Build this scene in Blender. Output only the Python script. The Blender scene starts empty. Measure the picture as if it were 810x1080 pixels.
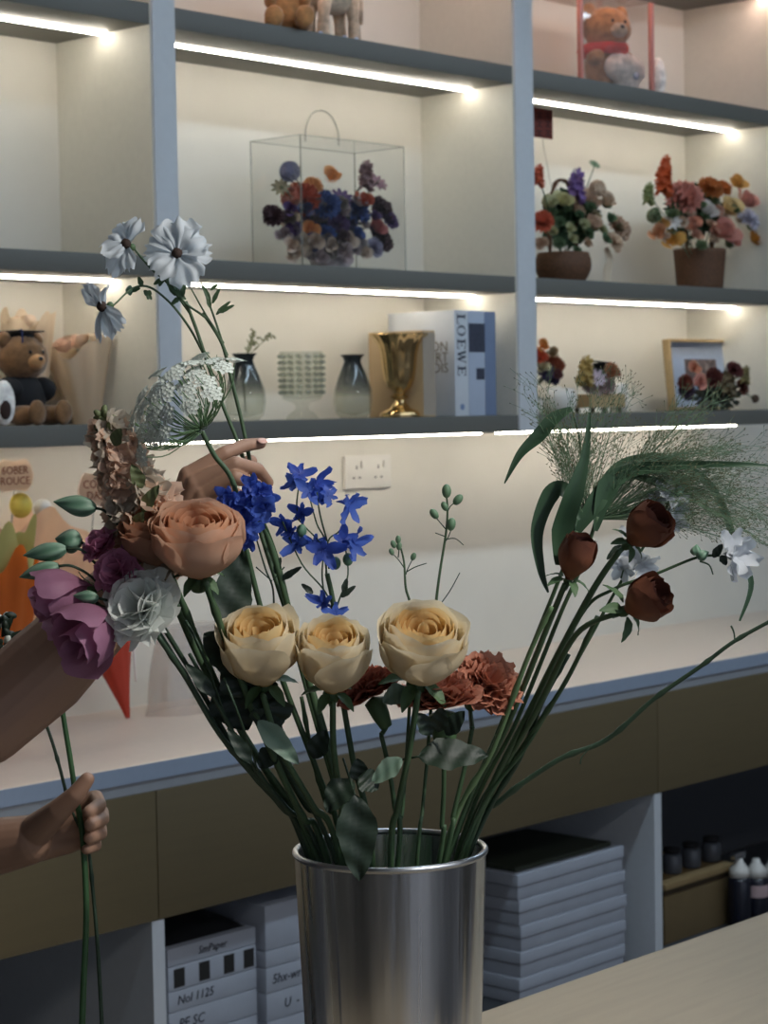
import bpy, bmesh, math, random
from math import sin, cos, pi, radians, sqrt
from mathutils import Vector, Matrix, noise
V = Vector
rnd = random.Random(7)
SC = bpy.context.scene
COL = SC.collection

# ------------------------------------------------------------------ camera
FPX, YAW, PITCH, ROLL = 2210.6, 0.8299, 0.0490, -0.0176
CAM = V((0, 0, 1.46))
_f = V((sin(YAW), cos(YAW), 0)); _r = V((cos(YAW), -sin(YAW), 0)); _u = V((0, 0, 1))
RH, FH = _r.copy(), _f.copy()                    # level right / forward
FW = _f*cos(PITCH) - _u*sin(PITCH); _u2 = _u*cos(PITCH) + _f*sin(PITCH)
RT = _r*cos(ROLL) + _u2*sin(ROLL); UP = _u2*cos(ROLL) - _r*sin(ROLL)

def ray(px, py): return FW + RT*((px-405)/FPX) + UP*((540-py)/FPX)
def at(px, py, d): return CAM + ray(px, py)*d
def on_z(px, py, z):
    r = ray(px, py); return CAM + r*((z-CAM.z)/r.z)
def on_y(px, py, y):
    r = ray(px, py); return CAM + r*((y-CAM.y)/r.y)
def px_x(px, y, z):                              # X of the point (X,y,z) seen in column px
    k = (px-405)/FPX
    a = FPX*0 + RT.x - k*FW.x
    b = (RT.y*(y) + RT.z*(z-CAM.z)) - k*(FW.y*y + FW.z*(z-CAM.z))
    return -b/a
def P_on(px, y, z): return V((px_x(px, y, z), y, z))
def proj(p):
    v = p-CAM; d = v.dot(FW); return 405+FPX*v.dot(RT)/d, 540-FPX*v.dot(UP)/d, d
def D(r, f, u): return (RH*r + FH*f + V((0, 0, u))).normalized()
def CP(r, f, z): return V((RH*r + FH*f).to_tuple()[:2] + (z,))   # right / forward / height

cam = bpy.data.cameras.new('camera'); co = bpy.data.objects.new('camera', cam); COL.objects.link(co)
M = Matrix((( RT.x, UP.x, -FW.x, CAM.x), (RT.y, UP.y, -FW.y, CAM.y), (RT.z, UP.z, -FW.z, CAM.z), (0, 0, 0, 1)))
co.matrix_world = M
cam.lens = 36*FPX/1080; cam.sensor_width = 36; cam.clip_start = .02
cam.dof.use_dof = True; cam.dof.focus_distance = 2.02; cam.dof.aperture_fstop = 16
SC.camera = co
SC.view_settings.view_transform = 'Standard'; SC.view_settings.look = 'None'
SC.view_settings.gamma = 1; SC.view_settings.use_curve_mapping = False

# ------------------------------------------------------------------ materials
def lin(c):
    return tuple((x/255/12.92 if x/255 <= .04045 else ((x/255+.055)/1.055)**2.4) for x in c) + (1,)
MATS = {}
def mat(key, rgb=None, rough=.6, metal=0, noise_amt=.12, scale=30, rgb2=None, attr=False, trans=0, bump=0, coat=0, emit=0, stretch=None, sheen=0):
    if key in MATS: return MATS[key]
    m = bpy.data.materials.new(key); m.use_nodes = True; MATS[key] = m
    n = m.node_tree.nodes; L = m.node_tree.links; b = n['Principled BSDF']; out = n['Material Output']
    b.inputs['Roughness'].default_value = rough; b.inputs['Metallic'].default_value = metal
    if coat: b.inputs['Coat Weight'].default_value = coat
    if sheen: b.inputs['Sheen Weight'].default_value = sheen
    tc = n.new('ShaderNodeTexCoord'); mp = n.new('ShaderNodeMapping'); L.new(tc.outputs['Object'], mp.inputs[0])
    if stretch: mp.inputs['Scale'].default_value = stretch
    nz = n.new('ShaderNodeTexNoise'); nz.inputs['Scale'].default_value = scale; nz.inputs['Detail'].default_value = 5
    L.new(mp.outputs[0], nz.inputs['Vector'])
    c1 = lin(rgb); c2 = lin(rgb2) if rgb2 else c1
    mx = n.new('ShaderNodeMix'); mx.data_type = 'RGBA'
    mx.inputs[6].default_value = c1; mx.inputs[7].default_value = c2
    if attr:
        at_ = n.new('ShaderNodeAttribute'); at_.attribute_name = 'pv'; L.new(at_.outputs['Fac'], mx.inputs[0])
    else:
        L.new(nz.outputs['Fac'], mx.inputs[0])
    hv = n.new('ShaderNodeHueSaturation'); L.new(mx.outputs[2], hv.inputs['Color'])
    mr = n.new('ShaderNodeMapRange'); mr.inputs[1].default_value = .3; mr.inputs[2].default_value = .7
    mr.inputs[3].default_value = 1-noise_amt; mr.inputs[4].default_value = 1+noise_amt
    L.new(nz.outputs['Fac'], mr.inputs[0]); L.new(mr.outputs[0], hv.inputs['Value'])
    L.new(hv.outputs[0], b.inputs['Base Color'])
    if bump:
        bp = n.new('ShaderNodeBump'); bp.inputs['Strength'].default_value = bump; bp.inputs['Distance'].default_value = .002
        L.new(nz.outputs['Fac'], bp.inputs['Height']); L.new(bp.outputs[0], b.inputs['Normal'])
    if trans:
        tr = n.new('ShaderNodeBsdfTranslucent'); L.new(hv.outputs[0], tr.inputs['Color'])
        ms = n.new('ShaderNodeMixShader'); ms.inputs[0].default_value = trans
        L.new(b.outputs[0], ms.inputs[1]); L.new(tr.outputs[0], ms.inputs[2]); L.new(ms.outputs[0], out.inputs[0])
    if emit:
        b.inputs['Emission Color'].default_value = c1; b.inputs['Emission Strength'].default_value = emit
    return m
def glassy(key, tint, alpha=.9, rough=.03):
    """thin clear panel: mostly see-through with a reflecting surface"""
    if key in MATS: return MATS[key]
    m = bpy.data.materials.new(key); m.use_nodes = True; MATS[key] = m
    n = m.node_tree.nodes; L = m.node_tree.links; b = n['Principled BSDF']; out = n['Material Output']
    b.inputs['Base Color'].default_value = lin(tint); b.inputs['Roughness'].default_value = rough
    tr = n.new('ShaderNodeBsdfTransparent'); tr.inputs[0].default_value = lin(tint)
    gl = n.new('ShaderNodeBsdfGlossy'); gl.inputs['Roughness'].default_value = rough
    lw = n.new('ShaderNodeLayerWeight'); lw.inputs[0].default_value = .5
    pw = n.new('ShaderNodeMath'); pw.operation = 'POWER'; pw.inputs[1].default_value = 4; L.new(lw.outputs['Facing'], pw.inputs[0])
    fr = n.new('ShaderNodeMath'); fr.operation = 'MULTIPLY_ADD'; fr.inputs[1].default_value = .3; fr.inputs[2].default_value = .04; L.new(pw.outputs[0], fr.inputs[0])
    m1 = n.new('ShaderNodeMixShader'); L.new(fr.outputs[0], m1.inputs[0]); L.new(tr.outputs[0], m1.inputs[1]); L.new(gl.outputs[0], m1.inputs[2])
    m2 = n.new('ShaderNodeMixShader'); m2.inputs[0].default_value = alpha
    L.new(b.outputs[0], m2.inputs[1]); L.new(m1.outputs[0], m2.inputs[2]); L.new(m2.outputs[0], out.inputs[0])
    return m
def emit_mat(key, rgb, s):
    m = bpy.data.materials.new(key); m.use_nodes = True; MATS[key] = m
    b = m.node_tree.nodes['Principled BSDF']; b.inputs['Base Color'].default_value = lin((240, 236, 225))
    b.inputs['Emission Color'].default_value = rgb + (1,); b.inputs['Emission Strength'].default_value = s
    return m
def wood(key, c1, c2, sc=(1.2, 18, 18), rough=.55):
    if key in MATS: return MATS[key]
    m = mat(key, c1, rough, 0, .14, 5, c2, stretch=sc, bump=.08)
    nz = [x for x in m.node_tree.nodes if x.type == 'TEX_NOISE'][0]; nz.inputs['Distortion'].default_value = .6
    return m

# ------------------------------------------------------------------ objects
ROOT = {}
def tag(o, label, cat, group=None, kind=None):
    o['label'] = label; o['category'] = cat
    if group: o['group'] = group
    if kind: o['kind'] = kind
    return o
def thing(name, label, cat, loc, group=None):
    o = bpy.data.objects.new(name, None); COL.objects.link(o); o.location = loc; o.empty_display_size = .02
    ROOT[o.name] = V(loc); return tag(o, label, cat, group)

class MB:
    def __init__(s): s.v = []; s.f = []; s.pv = []; s.any = False; s.mi = []
    def add(s, vs, fs, pv=None, M=None):
        b = len(s.v)
        s.v += [(M @ V(p)) if M else V(p) for p in vs]; s.f += [tuple(b+i for i in f) for f in fs]
        if pv is None: s.pv += [0.0]*len(vs)
        else: s.pv += list(pv); s.any = True
        return s
    def grid(s, fn, nu, nv, M=None, pvf=None, closeu=False):
        vs = []; pv = []
        for j in range(nv+1):
            for i in range(nu + (0 if closeu else 1)):
                u, v = i/nu, j/nv; vs.append(fn(u, v)); pv.append(pvf(u, v) if pvf else v)
        w = nu if closeu else nu+1; fs = []
        for j in range(nv):
            for i in range(nu):
                a = j*w+i; b = j*w+(i+1) % w if closeu else a+1
                fs.append((a, b, b+w, a+w))
        return s.add(vs, fs, pv, M)
    def tube(s, pts, rad, n=8, cap=True):
        pts = [V(p) for p in pts]; k = len(pts)
        if not hasattr(rad, '__len__'): rad = [rad]*k
        vs = []; fs = []; prev = None
        for i, p in enumerate(pts):
            t = (pts[min(i+1, k-1)]-pts[max(i-1, 0)])
            if t.length < 1e-9: t = V((0, 0, 1))
            t.normalize()
            if prev is None:
                a = V((0, 0, 1)) if abs(t.z) < .9 else V((1, 0, 0)); x = t.cross(a).normalized()
            else:
                x = prev - t*prev.dot(t)
                x = x.normalized() if x.length > 1e-6 else t.orthogonal().normalized()
            prev = x; y = t.cross(x)
            for j in range(n):
                a = 2*pi*j/n; vs.append(p+(x*cos(a)+y*sin(a))*rad[i])
        for i in range(k-1):
            for j in range(n):
                fs.append((i*n+j, i*n+(j+1) % n, (i+1)*n+(j+1) % n, (i+1)*n+j))
        if cap: fs += [tuple(range(n))[::-1], tuple((k-1)*n+j for j in range(n))]
        return s.add(vs, fs)
    def lathe(s, prof, n=48, M=None, wob=None):
        vs = []; fs = []; k = len(prof)
        for i, (r, z) in enumerate(prof):
            for j in range(n):
                a = 2*pi*j/n; rr = r*(wob(a, z) if wob else 1); vs.append((rr*cos(a), rr*sin(a), z))
        for i in range(k-1):
            for j in range(n): fs.append((i*n+j, i*n+(j+1) % n, (i+1)*n+(j+1) % n, (i+1)*n+j))
        if prof[0][0] > 1e-6 and prof[0][0] < .3 and not getattr(s, 'open0', False): fs.append(tuple(range(n))[::-1])
        return s.add(vs, fs, None, M)
    def box(s, lo, hi, bev=.0, M=None):
        x0, y0, z0 = lo; x1, y1, z1 = hi
        if bev <= 0:
            vs = [(x, y, z) for z in (z0, z1) for y in (y0, y1) for x in (x0, x1)]
            return s.add(vs, [(0, 2, 3, 1), (4, 5, 7, 6), (0, 1, 5, 4), (2, 6, 7, 3), (0, 4, 6, 2), (1, 3, 7, 5)], None, M)
        bm = bmesh.new(); bmesh.ops.create_cube(bm, size=1)
        for q in bm.verts: q.co = V(((x0+x1)/2+q.co.x*(x1-x0), (y0+y1)/2+q.co.y*(y1-y0), (z0+z1)/2+q.co.z*(z1-z0)))
        bmesh.ops.bevel(bm, geom=bm.edges[:], offset=bev, segments=2, profile=.6, affect='EDGES')
        bm.verts.index_update()
        s.add([q.co.copy() for q in bm.verts], [[q.index for q in f.verts] for f in bm.faces], None, M); bm.free(); return s
    def ball(s, c, r, M=None, nseg=16, nring=10, noise_amt=0, nscale=20, seed=0):
        r = V(r) if hasattr(r, '__len__') else V((r, r, r)); c = V(c); vs = []; fs = []
        for j in range(nring+1):
            th = pi*j/nring
            for i in range(nseg):
                a = 2*pi*i/nseg; q = V((sin(th)*cos(a), sin(th)*sin(a), cos(th)))
                p = V((q.x*r.x, q.y*r.y, q.z*r.z))
                if noise_amt: p *= 1+noise_amt*noise.noise(q*nscale+V((seed, seed*1.7, 0)))
                vs.append(c+p)
        for j in range(nring):
            for i in range(nseg): fs.append((j*nseg+i, (j+1)*nseg+i, (j+1)*nseg+(i+1) % nseg, j*nseg+(i+1) % nseg))
        return s.add(vs, fs, None, M)
    def build(s, name, m, parent=None, smooth=True, label=None, angle=None, merge=False):
        off = ROOT.get(parent.name, V((0, 0, 0))) if parent else V((0, 0, 0))
        me = bpy.data.meshes.new(name)
        me.from_pydata([(p-off).to_tuple() for p in s.v], [], s.f)
        if s.any:
            a = me.attributes.new('pv', 'FLOAT', 'POINT'); a.data.foreach_set('value', s.pv)
        if merge:
            bm = bmesh.new(); bm.from_mesh(me); bmesh.ops.remove_doubles(bm, verts=bm.verts, dist=1e-5); bm.to_mesh(me); bm.free()
        me.validate()
        me.materials.append(m)
        o = bpy.data.objects.new(name, me); COL.objects.link(o)
        if smooth:
            for p in me.polygons: p.use_smooth = True
            if angle: me.set_sharp_from_angle(angle=radians(angle))
        if parent: o.parent = parent; ROOT[o.name] = off
        if label: o['label'] = label
        return o
def struct(name, mb, m, smooth=False):
    o = mb.build(name, m, None, smooth); o['kind'] = 'structure'; return o

def frame(axis, origin=(0, 0, 0), spin=0, scale=1):
    z = V(axis).normalized(); x = z.orthogonal().normalized()
    q = V((0, 0, 1)); 
    if abs(z.dot(q)) < .999: x = q.cross(z).normalized()
    x = Matrix.Rotation(spin, 3, z) @ x; y = z.cross(x); o = V(origin)
    return Matrix(((x.x*scale, y.x*scale, z.x*scale, o.x), (x.y*scale, y.y*scale, z.y*scale, o.y), (x.z*scale, y.z*scale, z.z*scale, o.z), (0, 0, 0, 1)))
def T(x, y, z, rz=0, s=1): return Matrix.Translation((x, y, z)) @ Matrix.Rotation(rz, 4, 'Z') @ Matrix.Scale(s, 4)
def spline(pts, n=6):
    pts = [V(p) for p in pts]; out = []
    for i in range(len(pts)-1):
        p0 = pts[max(i-1, 0)]; p1 = pts[i]; p2 = pts[i+1]; p3 = pts[min(i+2, len(pts)-1)]
        for k in range(n):
            t = k/n
            out.append(.5*((2*p1)+(p2-p0)*t+(2*p0-5*p1+4*p2-p3)*t*t+(3*p1-p0-3*p2+p3)*t**3))
    out.append(pts[-1]); return out
def lerp(a, b, t): return a+(b-a)*t
def text_mesh(s, size, align='CENTER', depth=.0004):
    c = bpy.data.curves.new('t', 'FONT'); c.body = s; c.size = size; c.align_x = align; c.align_y = 'CENTER'; c.extrude = depth
    c.resolution_u = 2
    o = bpy.data.objects.new('t', c); COL.objects.link(o); bpy.context.view_layer.update()
    dg = bpy.context.evaluated_depsgraph_get(); me = bpy.data.meshes.new_from_object(o.evaluated_get(dg))
    vs = [v.co.copy() for v in me.vertices]; fs = [tuple(p.vertices) for p in me.polygons]
    bpy.data.objects.remove(o); bpy.data.meshes.remove(me); bpy.data.curves.remove(c)
    return vs, fs

# ------------------------------------------------------------------ plant pieces
def petal(mb, M, ang, hw, R, H, curl=.15, edge=0., wav=0., seed=0, base=.18, point=.15, nu=8, nv=8, drop=.0, pinch=0., rnd_=.9, th0=0., cup=1.0):
    """one curved petal of a cup-shaped bloom standing on +Z; pv runs base 0 .. rim 1"""
    def fn(u, v):
        u = u*2-1
        w = (.35+.65*sin(min(1, v*1.35)*pi/2)) * (1-.16*max(0, v-.75)/.25)
        vv = v*(1-point*abs(u)**2.4)
        r = R*(base+(1-base)*sin(min(1, vv*1.5/max(cup, .01))*pi/2)**rnd_) - pinch*R*(max(0, vv-.5)/.5)**1.3
        c = max(0, vv-.6)/.4
        r += curl*R*c*c; z = H*(vv**.92) - drop*H*c**2
        r += edge*R*abs(u)**2.5*vv
        nz = noise.noise(V((u*1.7+seed*3.1, v*1.4, seed*7.7)))
        r += R*wav*nz*v; z += H*wav*.8*noise.noise(V((u*2.3-seed, 5.5, seed*2.2)))*v*v
        a = ang+u*hw*w+th0*v
        return (r*cos(a), r*sin(a), z)
    mb.grid(fn, nu, nv, M)

def rose(parent, M, R, H, N, m, mcore, open_=.5, seed=0, part='petal', curl=.16, point=.22):
    """bloom: a core mesh of tight spiral petals, outer petals as children of it"""
    r = random.Random(seed); core = MB(); outs = []
    ninner = max(5, N//2)
    for k in range(N):
        t = k/(N-1); ang = k*2.3999+seed
        Rk = R*lerp(.16, 1.0, t**.62); Hk = H*lerp(.88, 1.0, min(1, t*2.2))*(1 if t < .6 else lerp(1.0, .96, (t-.6)/.4))
        hw = lerp(1.5, 1.0, t); cu = lerp(-.12, curl, t**1.6)*(1+open_*.5)
        mb = core if k < ninner else MB()
        petal(mb, M, ang, hw, Rk, Hk, curl=cu, edge=lerp(-.05, .07, t), wav=lerp(.05, .12, t), seed=seed*10+k, base=lerp(.5, .14, min(1, t*1.3)), point=lerp(.06, point, t), drop=lerp(0, .10, t**3)*open_*2, nu=10, nv=9, cup=lerp(.9, 1.0, t), pinch=.17*t, rnd_=.72)
        if k >= ninner: outs.append(mb)
    b = core.build('bloom', mcore, parent)
    for mb in outs: mb.build(part, m, b)
    return b

def leaf_mb(mb, base, tip, width, nrm, droop=0., fold=.25, n=10, serr=0., shape=.8, curl=0.):
    base, tip, nrm = V(base), V(tip), V(nrm).normalized(); d = tip-base; Ln = d.length
    ctrl = (base+tip)/2 + nrm*droop*Ln
    def P(t): return base*(1-t)**2+ctrl*2*t*(1-t)+tip*t*t
    def fn(u, v):
        t = v; p = P(t); tg = (P(min(1, t+.02))-P(max(0, t-.02))).normalized()
        sd = tg.cross(nrm).normalized(); nn = sd.cross(tg).normalized()
        w = width*.5*max(0.0, sin(pi*t**shape))**.85 + .0006
        uu = u*2-1
        if serr and abs(uu) > .99: w *= 1+serr*(((int(t*40)) % 2)-.5)
        return p+sd*(uu*w)+nn*(fold*abs(uu)*w*(1-curl*abs(uu)))+nn*(.04*width*sin(v*19+uu*3))
    mb.grid(fn, 6, n, None, lambda u, v: abs(u*2-1))
def ribbon(mb, pts, widths, nrm, fold=.3):
    P = spline(pts, 7); k = len(P); nw = len(widths)
    def W(t):
        x = t*(nw-1); i = min(int(x), nw-2); return lerp(widths[i], widths[i+1], x-i)
    nrm = V(nrm)
    def fn(u, v):
        i = min(int(round(v*(k-1))), k-1); p = P[i]; tg = (P[min(i+1, k-1)]-P[max(i-1, 0)]).normalized()
        sd = tg.cross(nrm); sd = sd.normalized() if sd.length > 1e-5 else tg.orthogonal().normalized()
        nn = sd.cross(tg); uu = u*2-1; w = W(v)/2
        return p+sd*uu*w+nn*fold*abs(uu)*w
    mb.grid(fn, 4, k-1, None, lambda u, v: abs(u*2-1))
def star_floret(mb, M, R, n=5, wid=.5, cup=.2, seed=0, ruff=.1, spur=0, vary=0.):
    """small open flower of n rounded petals round +Z"""
    r = random.Random(seed)
    for k in range(n):
        a = 2*pi*k/n+seed; L = R*(1+vary*(r.random()-.5)); cu = cup*(1+vary*(r.random()-.5)*2); tw = (r.random()-.5)*vary
        def fn(u, v, a=a, L=L, cu=cu, tw=tw, k=k):
            uu = u*2-1; w = wid*L*(.12+sin(pi*min(1, v**.75*.86)))*.5
            x = L*v*(1-.1*uu*uu); y = uu*w; z = cu*L*v*v+.12*L*uu*uu*v+tw*y+ruff*L*noise.noise(V((uu*2, v*3, seed+k*3.3)))*v
            return (x*cos(a)-y*sin(a), x*sin(a)+y*cos(a), z)
        mb.grid(fn, 4, 5, M)
    if spur: mb.tube([M @ V((0, 0, 0)), M @ V((0, -.1*spur, -.6*spur)), M @ V((0, 0, -spur))], [R*.16, R*.1, R*.03], 5)
def ruffle(mb, M, R, H, n, seed, layers=4, freq=9, amp=.28, wd=.55):
    """carnation-like head: layered crinkled fans"""
    r = random.Random(seed)
    for l in range(layers):
        t = (l+1)/layers
        for k in range(n):
            a = 2*pi*(k+.5*(l % 2))/n+r.random()*.4; tilt = lerp(1.35, .32, t)+.25*(r.random()-.5); L = R*lerp(.75, 1.05, t)*(.9+.2*r.random()); s0 = r.random()*20; hw = wd
            def fn(u, v, a=a, tilt=tilt, L=L, s0=s0):
                uu = u*2-1; ww = uu*hw*(.25+.75*v)*L*.9
                rr = L*v*(1-.26*abs(uu)**2.5+.07*sin(uu*freq*2+s0)*v*v); cr = amp*L*.55*sin(uu*freq+s0)*v*v
                x = rr*cos(tilt)-cr*sin(tilt); z = rr*sin(tilt)+cr*cos(tilt)+H*.15
                return (x*cos(a)-ww*sin(a), x*sin(a)+ww*cos(a), z+.22*R*(1-abs(uu)**1.5)*v*(1-t)*.5)
            mb.grid(fn, 16, 7, M)
def lobloom(mb, M, R, seed, n=9):
    r = random.Random(seed)
    for k in range(n):
        t = k/(n-1)
        petal(mb, M, k*2.4+seed, lerp(1.5, .8, t), R*lerp(.2, .9, t), R*lerp(1.0, .8, t), curl=lerp(-.1, .35, t), wav=.1, seed=seed+k, base=.2, nu=5, nv=4)
def puff(mb, M, R, seed, n=40):
    r = random.Random(seed)
    for k in range(n):
        z = 1-1.5*k/n; a = k*2.4; q = sqrt(max(0, 1-z*z)); d = V((q*cos(a), q*sin(a), z))
        star_floret(mb, M @ frame(d, d*R*.8, r.random()*3), R*.34, 4, .8, .1, seed+k)
def foliage(mb, c, rad, n, size, seed, up=.3):
    r = random.Random(seed); c = V(c); rad = V(rad)
    for k in range(n):
        d = V((r.gauss(0, 1), r.gauss(0, 1), r.gauss(0, 1)+up)).normalized(); q = r.random()**.4
        p = c+V((d.x*rad.x, d.y*rad.y, d.z*rad.z))*q; dd = (d+V((r.uniform(-.5, .5), r.uniform(-.5, .5), r.uniform(-.3, .5)))).normalized(); s = size*(.7+.6*r.random())
        leaf_mb(mb, p-dd*s*.5, p+dd*s*.5, s*.5, dd.orthogonal()+V((0, 0, .6)), .08, .2, 4)
# ================================================================== setting
YF, YB, YC = 3.28, 3.5815, 2.9767              # shelf fronts, back wall, cabinet fronts
ZCT, ZDB = .802, .5015                         # worktop top, drawer bottom
CX = [1.7766, 2.9006, 4.0870, 5.28]; CW = [.0623, .0623, .0725, .0725]   # columns
SH = [(2.2580, 2.3018), (1.7428, 1.7836), (1.3977, 1.4396)]; ZS0 = (2.63, 2.675)
mwall = mat('wall_paint', (224, 219, 208), .7, 0, .02, 8)
mlam = mat('taupe_laminate', (104, 103, 97), .5, 0, .03, 200)
mcolm = mat('white_laminate', (205, 208, 212), .5, 0, .02, 60)
minner = mat('cream_laminate', (222, 218, 206), .55, 0, .02, 60)
mtop = mat('white_worktop', (218, 202, 188), .45, 0, .02, 40)
moak = wood('oak_front', (112, 98, 70), (88, 76, 52), (1.0, 14, 14))
mtable = wood('table_oak', (160, 148, 128), (136, 124, 106), (1.0, 12, 12), .5)
struct('floor', MB().box((-3.2, -4, -.05), (6.6, 3.75, 0)), mat('floor_tile', (96, 92, 88), .4, 0, .06, 6))
struct('wall_back', MB().box((-3.2, YB, 0), (6.6, YB+.15, 2.95)), mwall)
struct('wall_right', MB().box((6.45, -4, 0), (6.6, YB, 2.95)), mat('grey_wall_paint', (120, 118, 116), .8, 0, .02, 8))
struct('wall_left', MB().box((-3.2, -4, 0), (-3.05, YB, 2.95)), mwall)
struct('ceiling', MB().box((-3.2, -4, 2.95), (6.6, YB+.15, 3.05)), mat('ceiling_paint', (200, 198, 195), .8, 0, .02, 8))
# open shop front behind the camera: lintel, low sill and a few piers, daylight falls in between
fr = MB(); fr.box((-3.05, -4, 2.6), (6.45, -3.85, 2.95)); fr.box((-3.05, -4, 0), (6.45, -3.85, .35))
for x in (-3.05, -.6, 1.5, 3.9, 6.2): fr.box((x, -4, .35), (x+.25, -3.85, 2.6))
struct('wall_front', fr, mwall)

# ------------------------------------------------------------------ shelving
mglow = emit_mat('tube_glow', (.66, .84, 1.0), 18); mglow2 = emit_mat('tube_glow_added', (.92, .96, 1.0), 22)  # the neutral glow is for an unseen batten added to light the flowers frontally
for lx, ly, nm, mg in ((2.95, 1.85, 'long cool ceiling batten light over the aisle, nearer the person', mglow), (5.2, 1.85, 'long cool ceiling batten light over the aisle, at the right', mglow), (2.2, -.7, 'long neutral ceiling batten light behind the work table', mglow2)):
    cl_ = thing('ceiling_light', nm, 'lamp', (lx, ly, 2.95))
    MB().box((lx-1.15, ly-.08, 2.905), (lx+1.15, ly+.08, 2.9498), .003).build('housing', mcolm, cl_, True, None, 40); MB().box((lx-1.12, ly-.065, 2.898), (lx+1.12, ly+.065, 2.9048)).build('diffuser', mg, cl_, False)
# unseen spot added to brighten the flower fronts
sp_at, sp_to = V((1.75, -.15, 2.80)), V((1.44, 1.44, 1.17)); sd_ = (sp_to-sp_at).normalized()
ts = thing('added_spotlight', 'small black spotlight hanging from the ceiling, turned to the bucket of flowers', 'lamp', (sp_at.x, sp_at.y, 2.95))
MB().tube([V((sp_at.x, sp_at.y, 2.95)), sp_at], .012, 12).build('stem', mat('lamp_black', (30, 30, 32), .5, 0, 0), ts)
hb_ = MB(); hb_.open0 = True; hb_.lathe([(.002, -.10), (.045, -.10), (.055, -.06), (.06, .05), (.056, .05), (.05, -.05), (.002, -.06)], 32, frame(sd_, sp_at)); hb_.build('lamp_head', mat('lamp_black'), ts)
sl = bpy.data.lights.new('flower_fill_spot', 'SPOT'); sl.energy = 110; sl.color = (1, .95, .88); sl.spot_size = radians(50); sl.spot_blend = .7; sl.shadow_soft_size = .05
slo = bpy.data.objects.new('flower_fill_spot', sl); COL.objects.link(slo); slo.parent = ts; slo.matrix_local = Matrix.Translation(sp_at+sd_*.06-ts.location) @ sd_.to_track_quat('-Z', 'Y').to_matrix().to_4x4()
su = thing('shelving_unit', 'white wall shelving with dark shelf edges and glowing strips under the boards', 'shelves', (CX[1], YF, SH[2][0]))
for x, w in zip(CX, CW):
    MB().box((x, YF-.006, SH[2][0]), (x+w, YB, 2.70), .0015).build('column', mcolm, su, True, None, 40)
for i in range(3):
    x0, x1 = CX[i]+CW[i], CX[i+1]
    e = .0008
    MB().box((x0, YF-.001, SH[2][1]), (x0+.004, YB, 2.70)).build('side_panel', minner, su, False)
    MB().box((x1-.004, YF-.001, SH[2][1]), (x1, YB, 2.70)).build('side_panel', minner, su, False)
mled = emit_mat('led_strip', (1.0, .93, .80), 26)
mledp = emit_mat('led_strip_pink', (1.0, .72, .60), 24)
for i in range(3):
    x0, x1 = CX[i]+CW[i], CX[i+1]
    for k, (z0, z1) in enumerate(SH+[ZS0]):
        b = MB().box((x0, YF, z0), (x1, YB, z1), .0012).build('shelf_board', mlam, su, True, None, 40)
        if k == 2 and i == 0:
            MB().box((x0+.005, YF+.131, z0-.0015), (x1-.005, YF+.138, z0)).build('led_strip', mled, b, False, 'glowing warm white strip'); continue
        if k == 2 and i == 1:
            xm = px_x(503, YF+.14, z0)
            s = MB().box((x0+.005, YF+.131, z0-.005), (xm-.008, YF+.138, z0)); s.box((xm+.008, YF+.131, z0-.005), (x1-.005, YF+.138, z0))
        else: s = MB().box((x0+.005, YF+.131, z0-.006), (x1-.005, YF+.138, z0))
        if k == 3: s = MB().box((x0+.005, YF+.02, z0-.006), (x1-.005, YF+.032, z0))
        s.build('led_strip', mledp if k == 3 else mled, b, False, 'glowing warm white strip')

# ------------------------------------------------------------------ base cabinets and worktop
wt = thing('worktop', 'long pale worktop running under the shelves along the wall', 'counter', (CX[1], YC, ZCT))
MB().box((.2, YC+.0022, ZCT-.032), (6.3, YB, ZCT), .0008).build('top_board', mtop, wt, True, None, 40)
MB().box((.2, YC, ZCT-.032), (6.3, YC+.002, ZCT-.0004), .0004).build('edge_band', mat('edge_cool_shade', (150, 162, 180), .5, 0, .02, 60), wt, False, 'bluish edge band')  # white edge coloured blue-grey to imitate the cool light on it
MB().box((.2, YC+.004, ZCT-.054), (6.3, YB, ZCT-.0325)).build('under_board', mat('grey_laminate', (150, 153, 158), .5, 0, .02, 60), wt, False)
XD = [1.03, 2.6025, 4.2400, 5.8]
cabs = ['base cabinet nearest the person, its open niche below the drawer dark', 'middle base cabinet with oak drawer above a niche packed with white boxes', 'base cabinet at far right, jars and a cardboard box in its niche']
mdark = mat('niche_shade', (70, 72, 76), .7, 0, .02, 40)  # dark colour paints the shade inside the niches onto their back and floor
for i in range(3):
    x0, x1 = XD[i], XD[i+1]
    c = thing('base_cabinet', cabs[i], 'cabinet', (x0, YC, 0))
    z1 = ZCT-.0545
    def bx(n, lo, hi, m): MB().box(lo, hi).build(n, m, c, False)
    a = .0148
    bx('side_panel', (x0-a+.03, YC+.002, 0), (x0+.03, YB-.01, ZDB-.0015), mcolm) if i == 0 else None
    bx('side_panel', (x1-.016, YC+.002, 0), (x1+.0148, YB-.01, ZDB-.0015), mcolm)
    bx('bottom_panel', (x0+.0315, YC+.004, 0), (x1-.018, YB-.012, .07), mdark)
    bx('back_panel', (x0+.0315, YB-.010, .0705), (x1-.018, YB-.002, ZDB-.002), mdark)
    d = MB().box((x0+.0012, YC, ZDB), (x1-.0012, YC+.02, z1), .0008); d.build('drawer_front', moak, c, True, None, 40)
    MB().box((x0+.02, YC+.022, ZDB+.002), (x1-.02, YB-.02, z1-.002)).build('drawer_box', mcolm, c, False)

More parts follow.
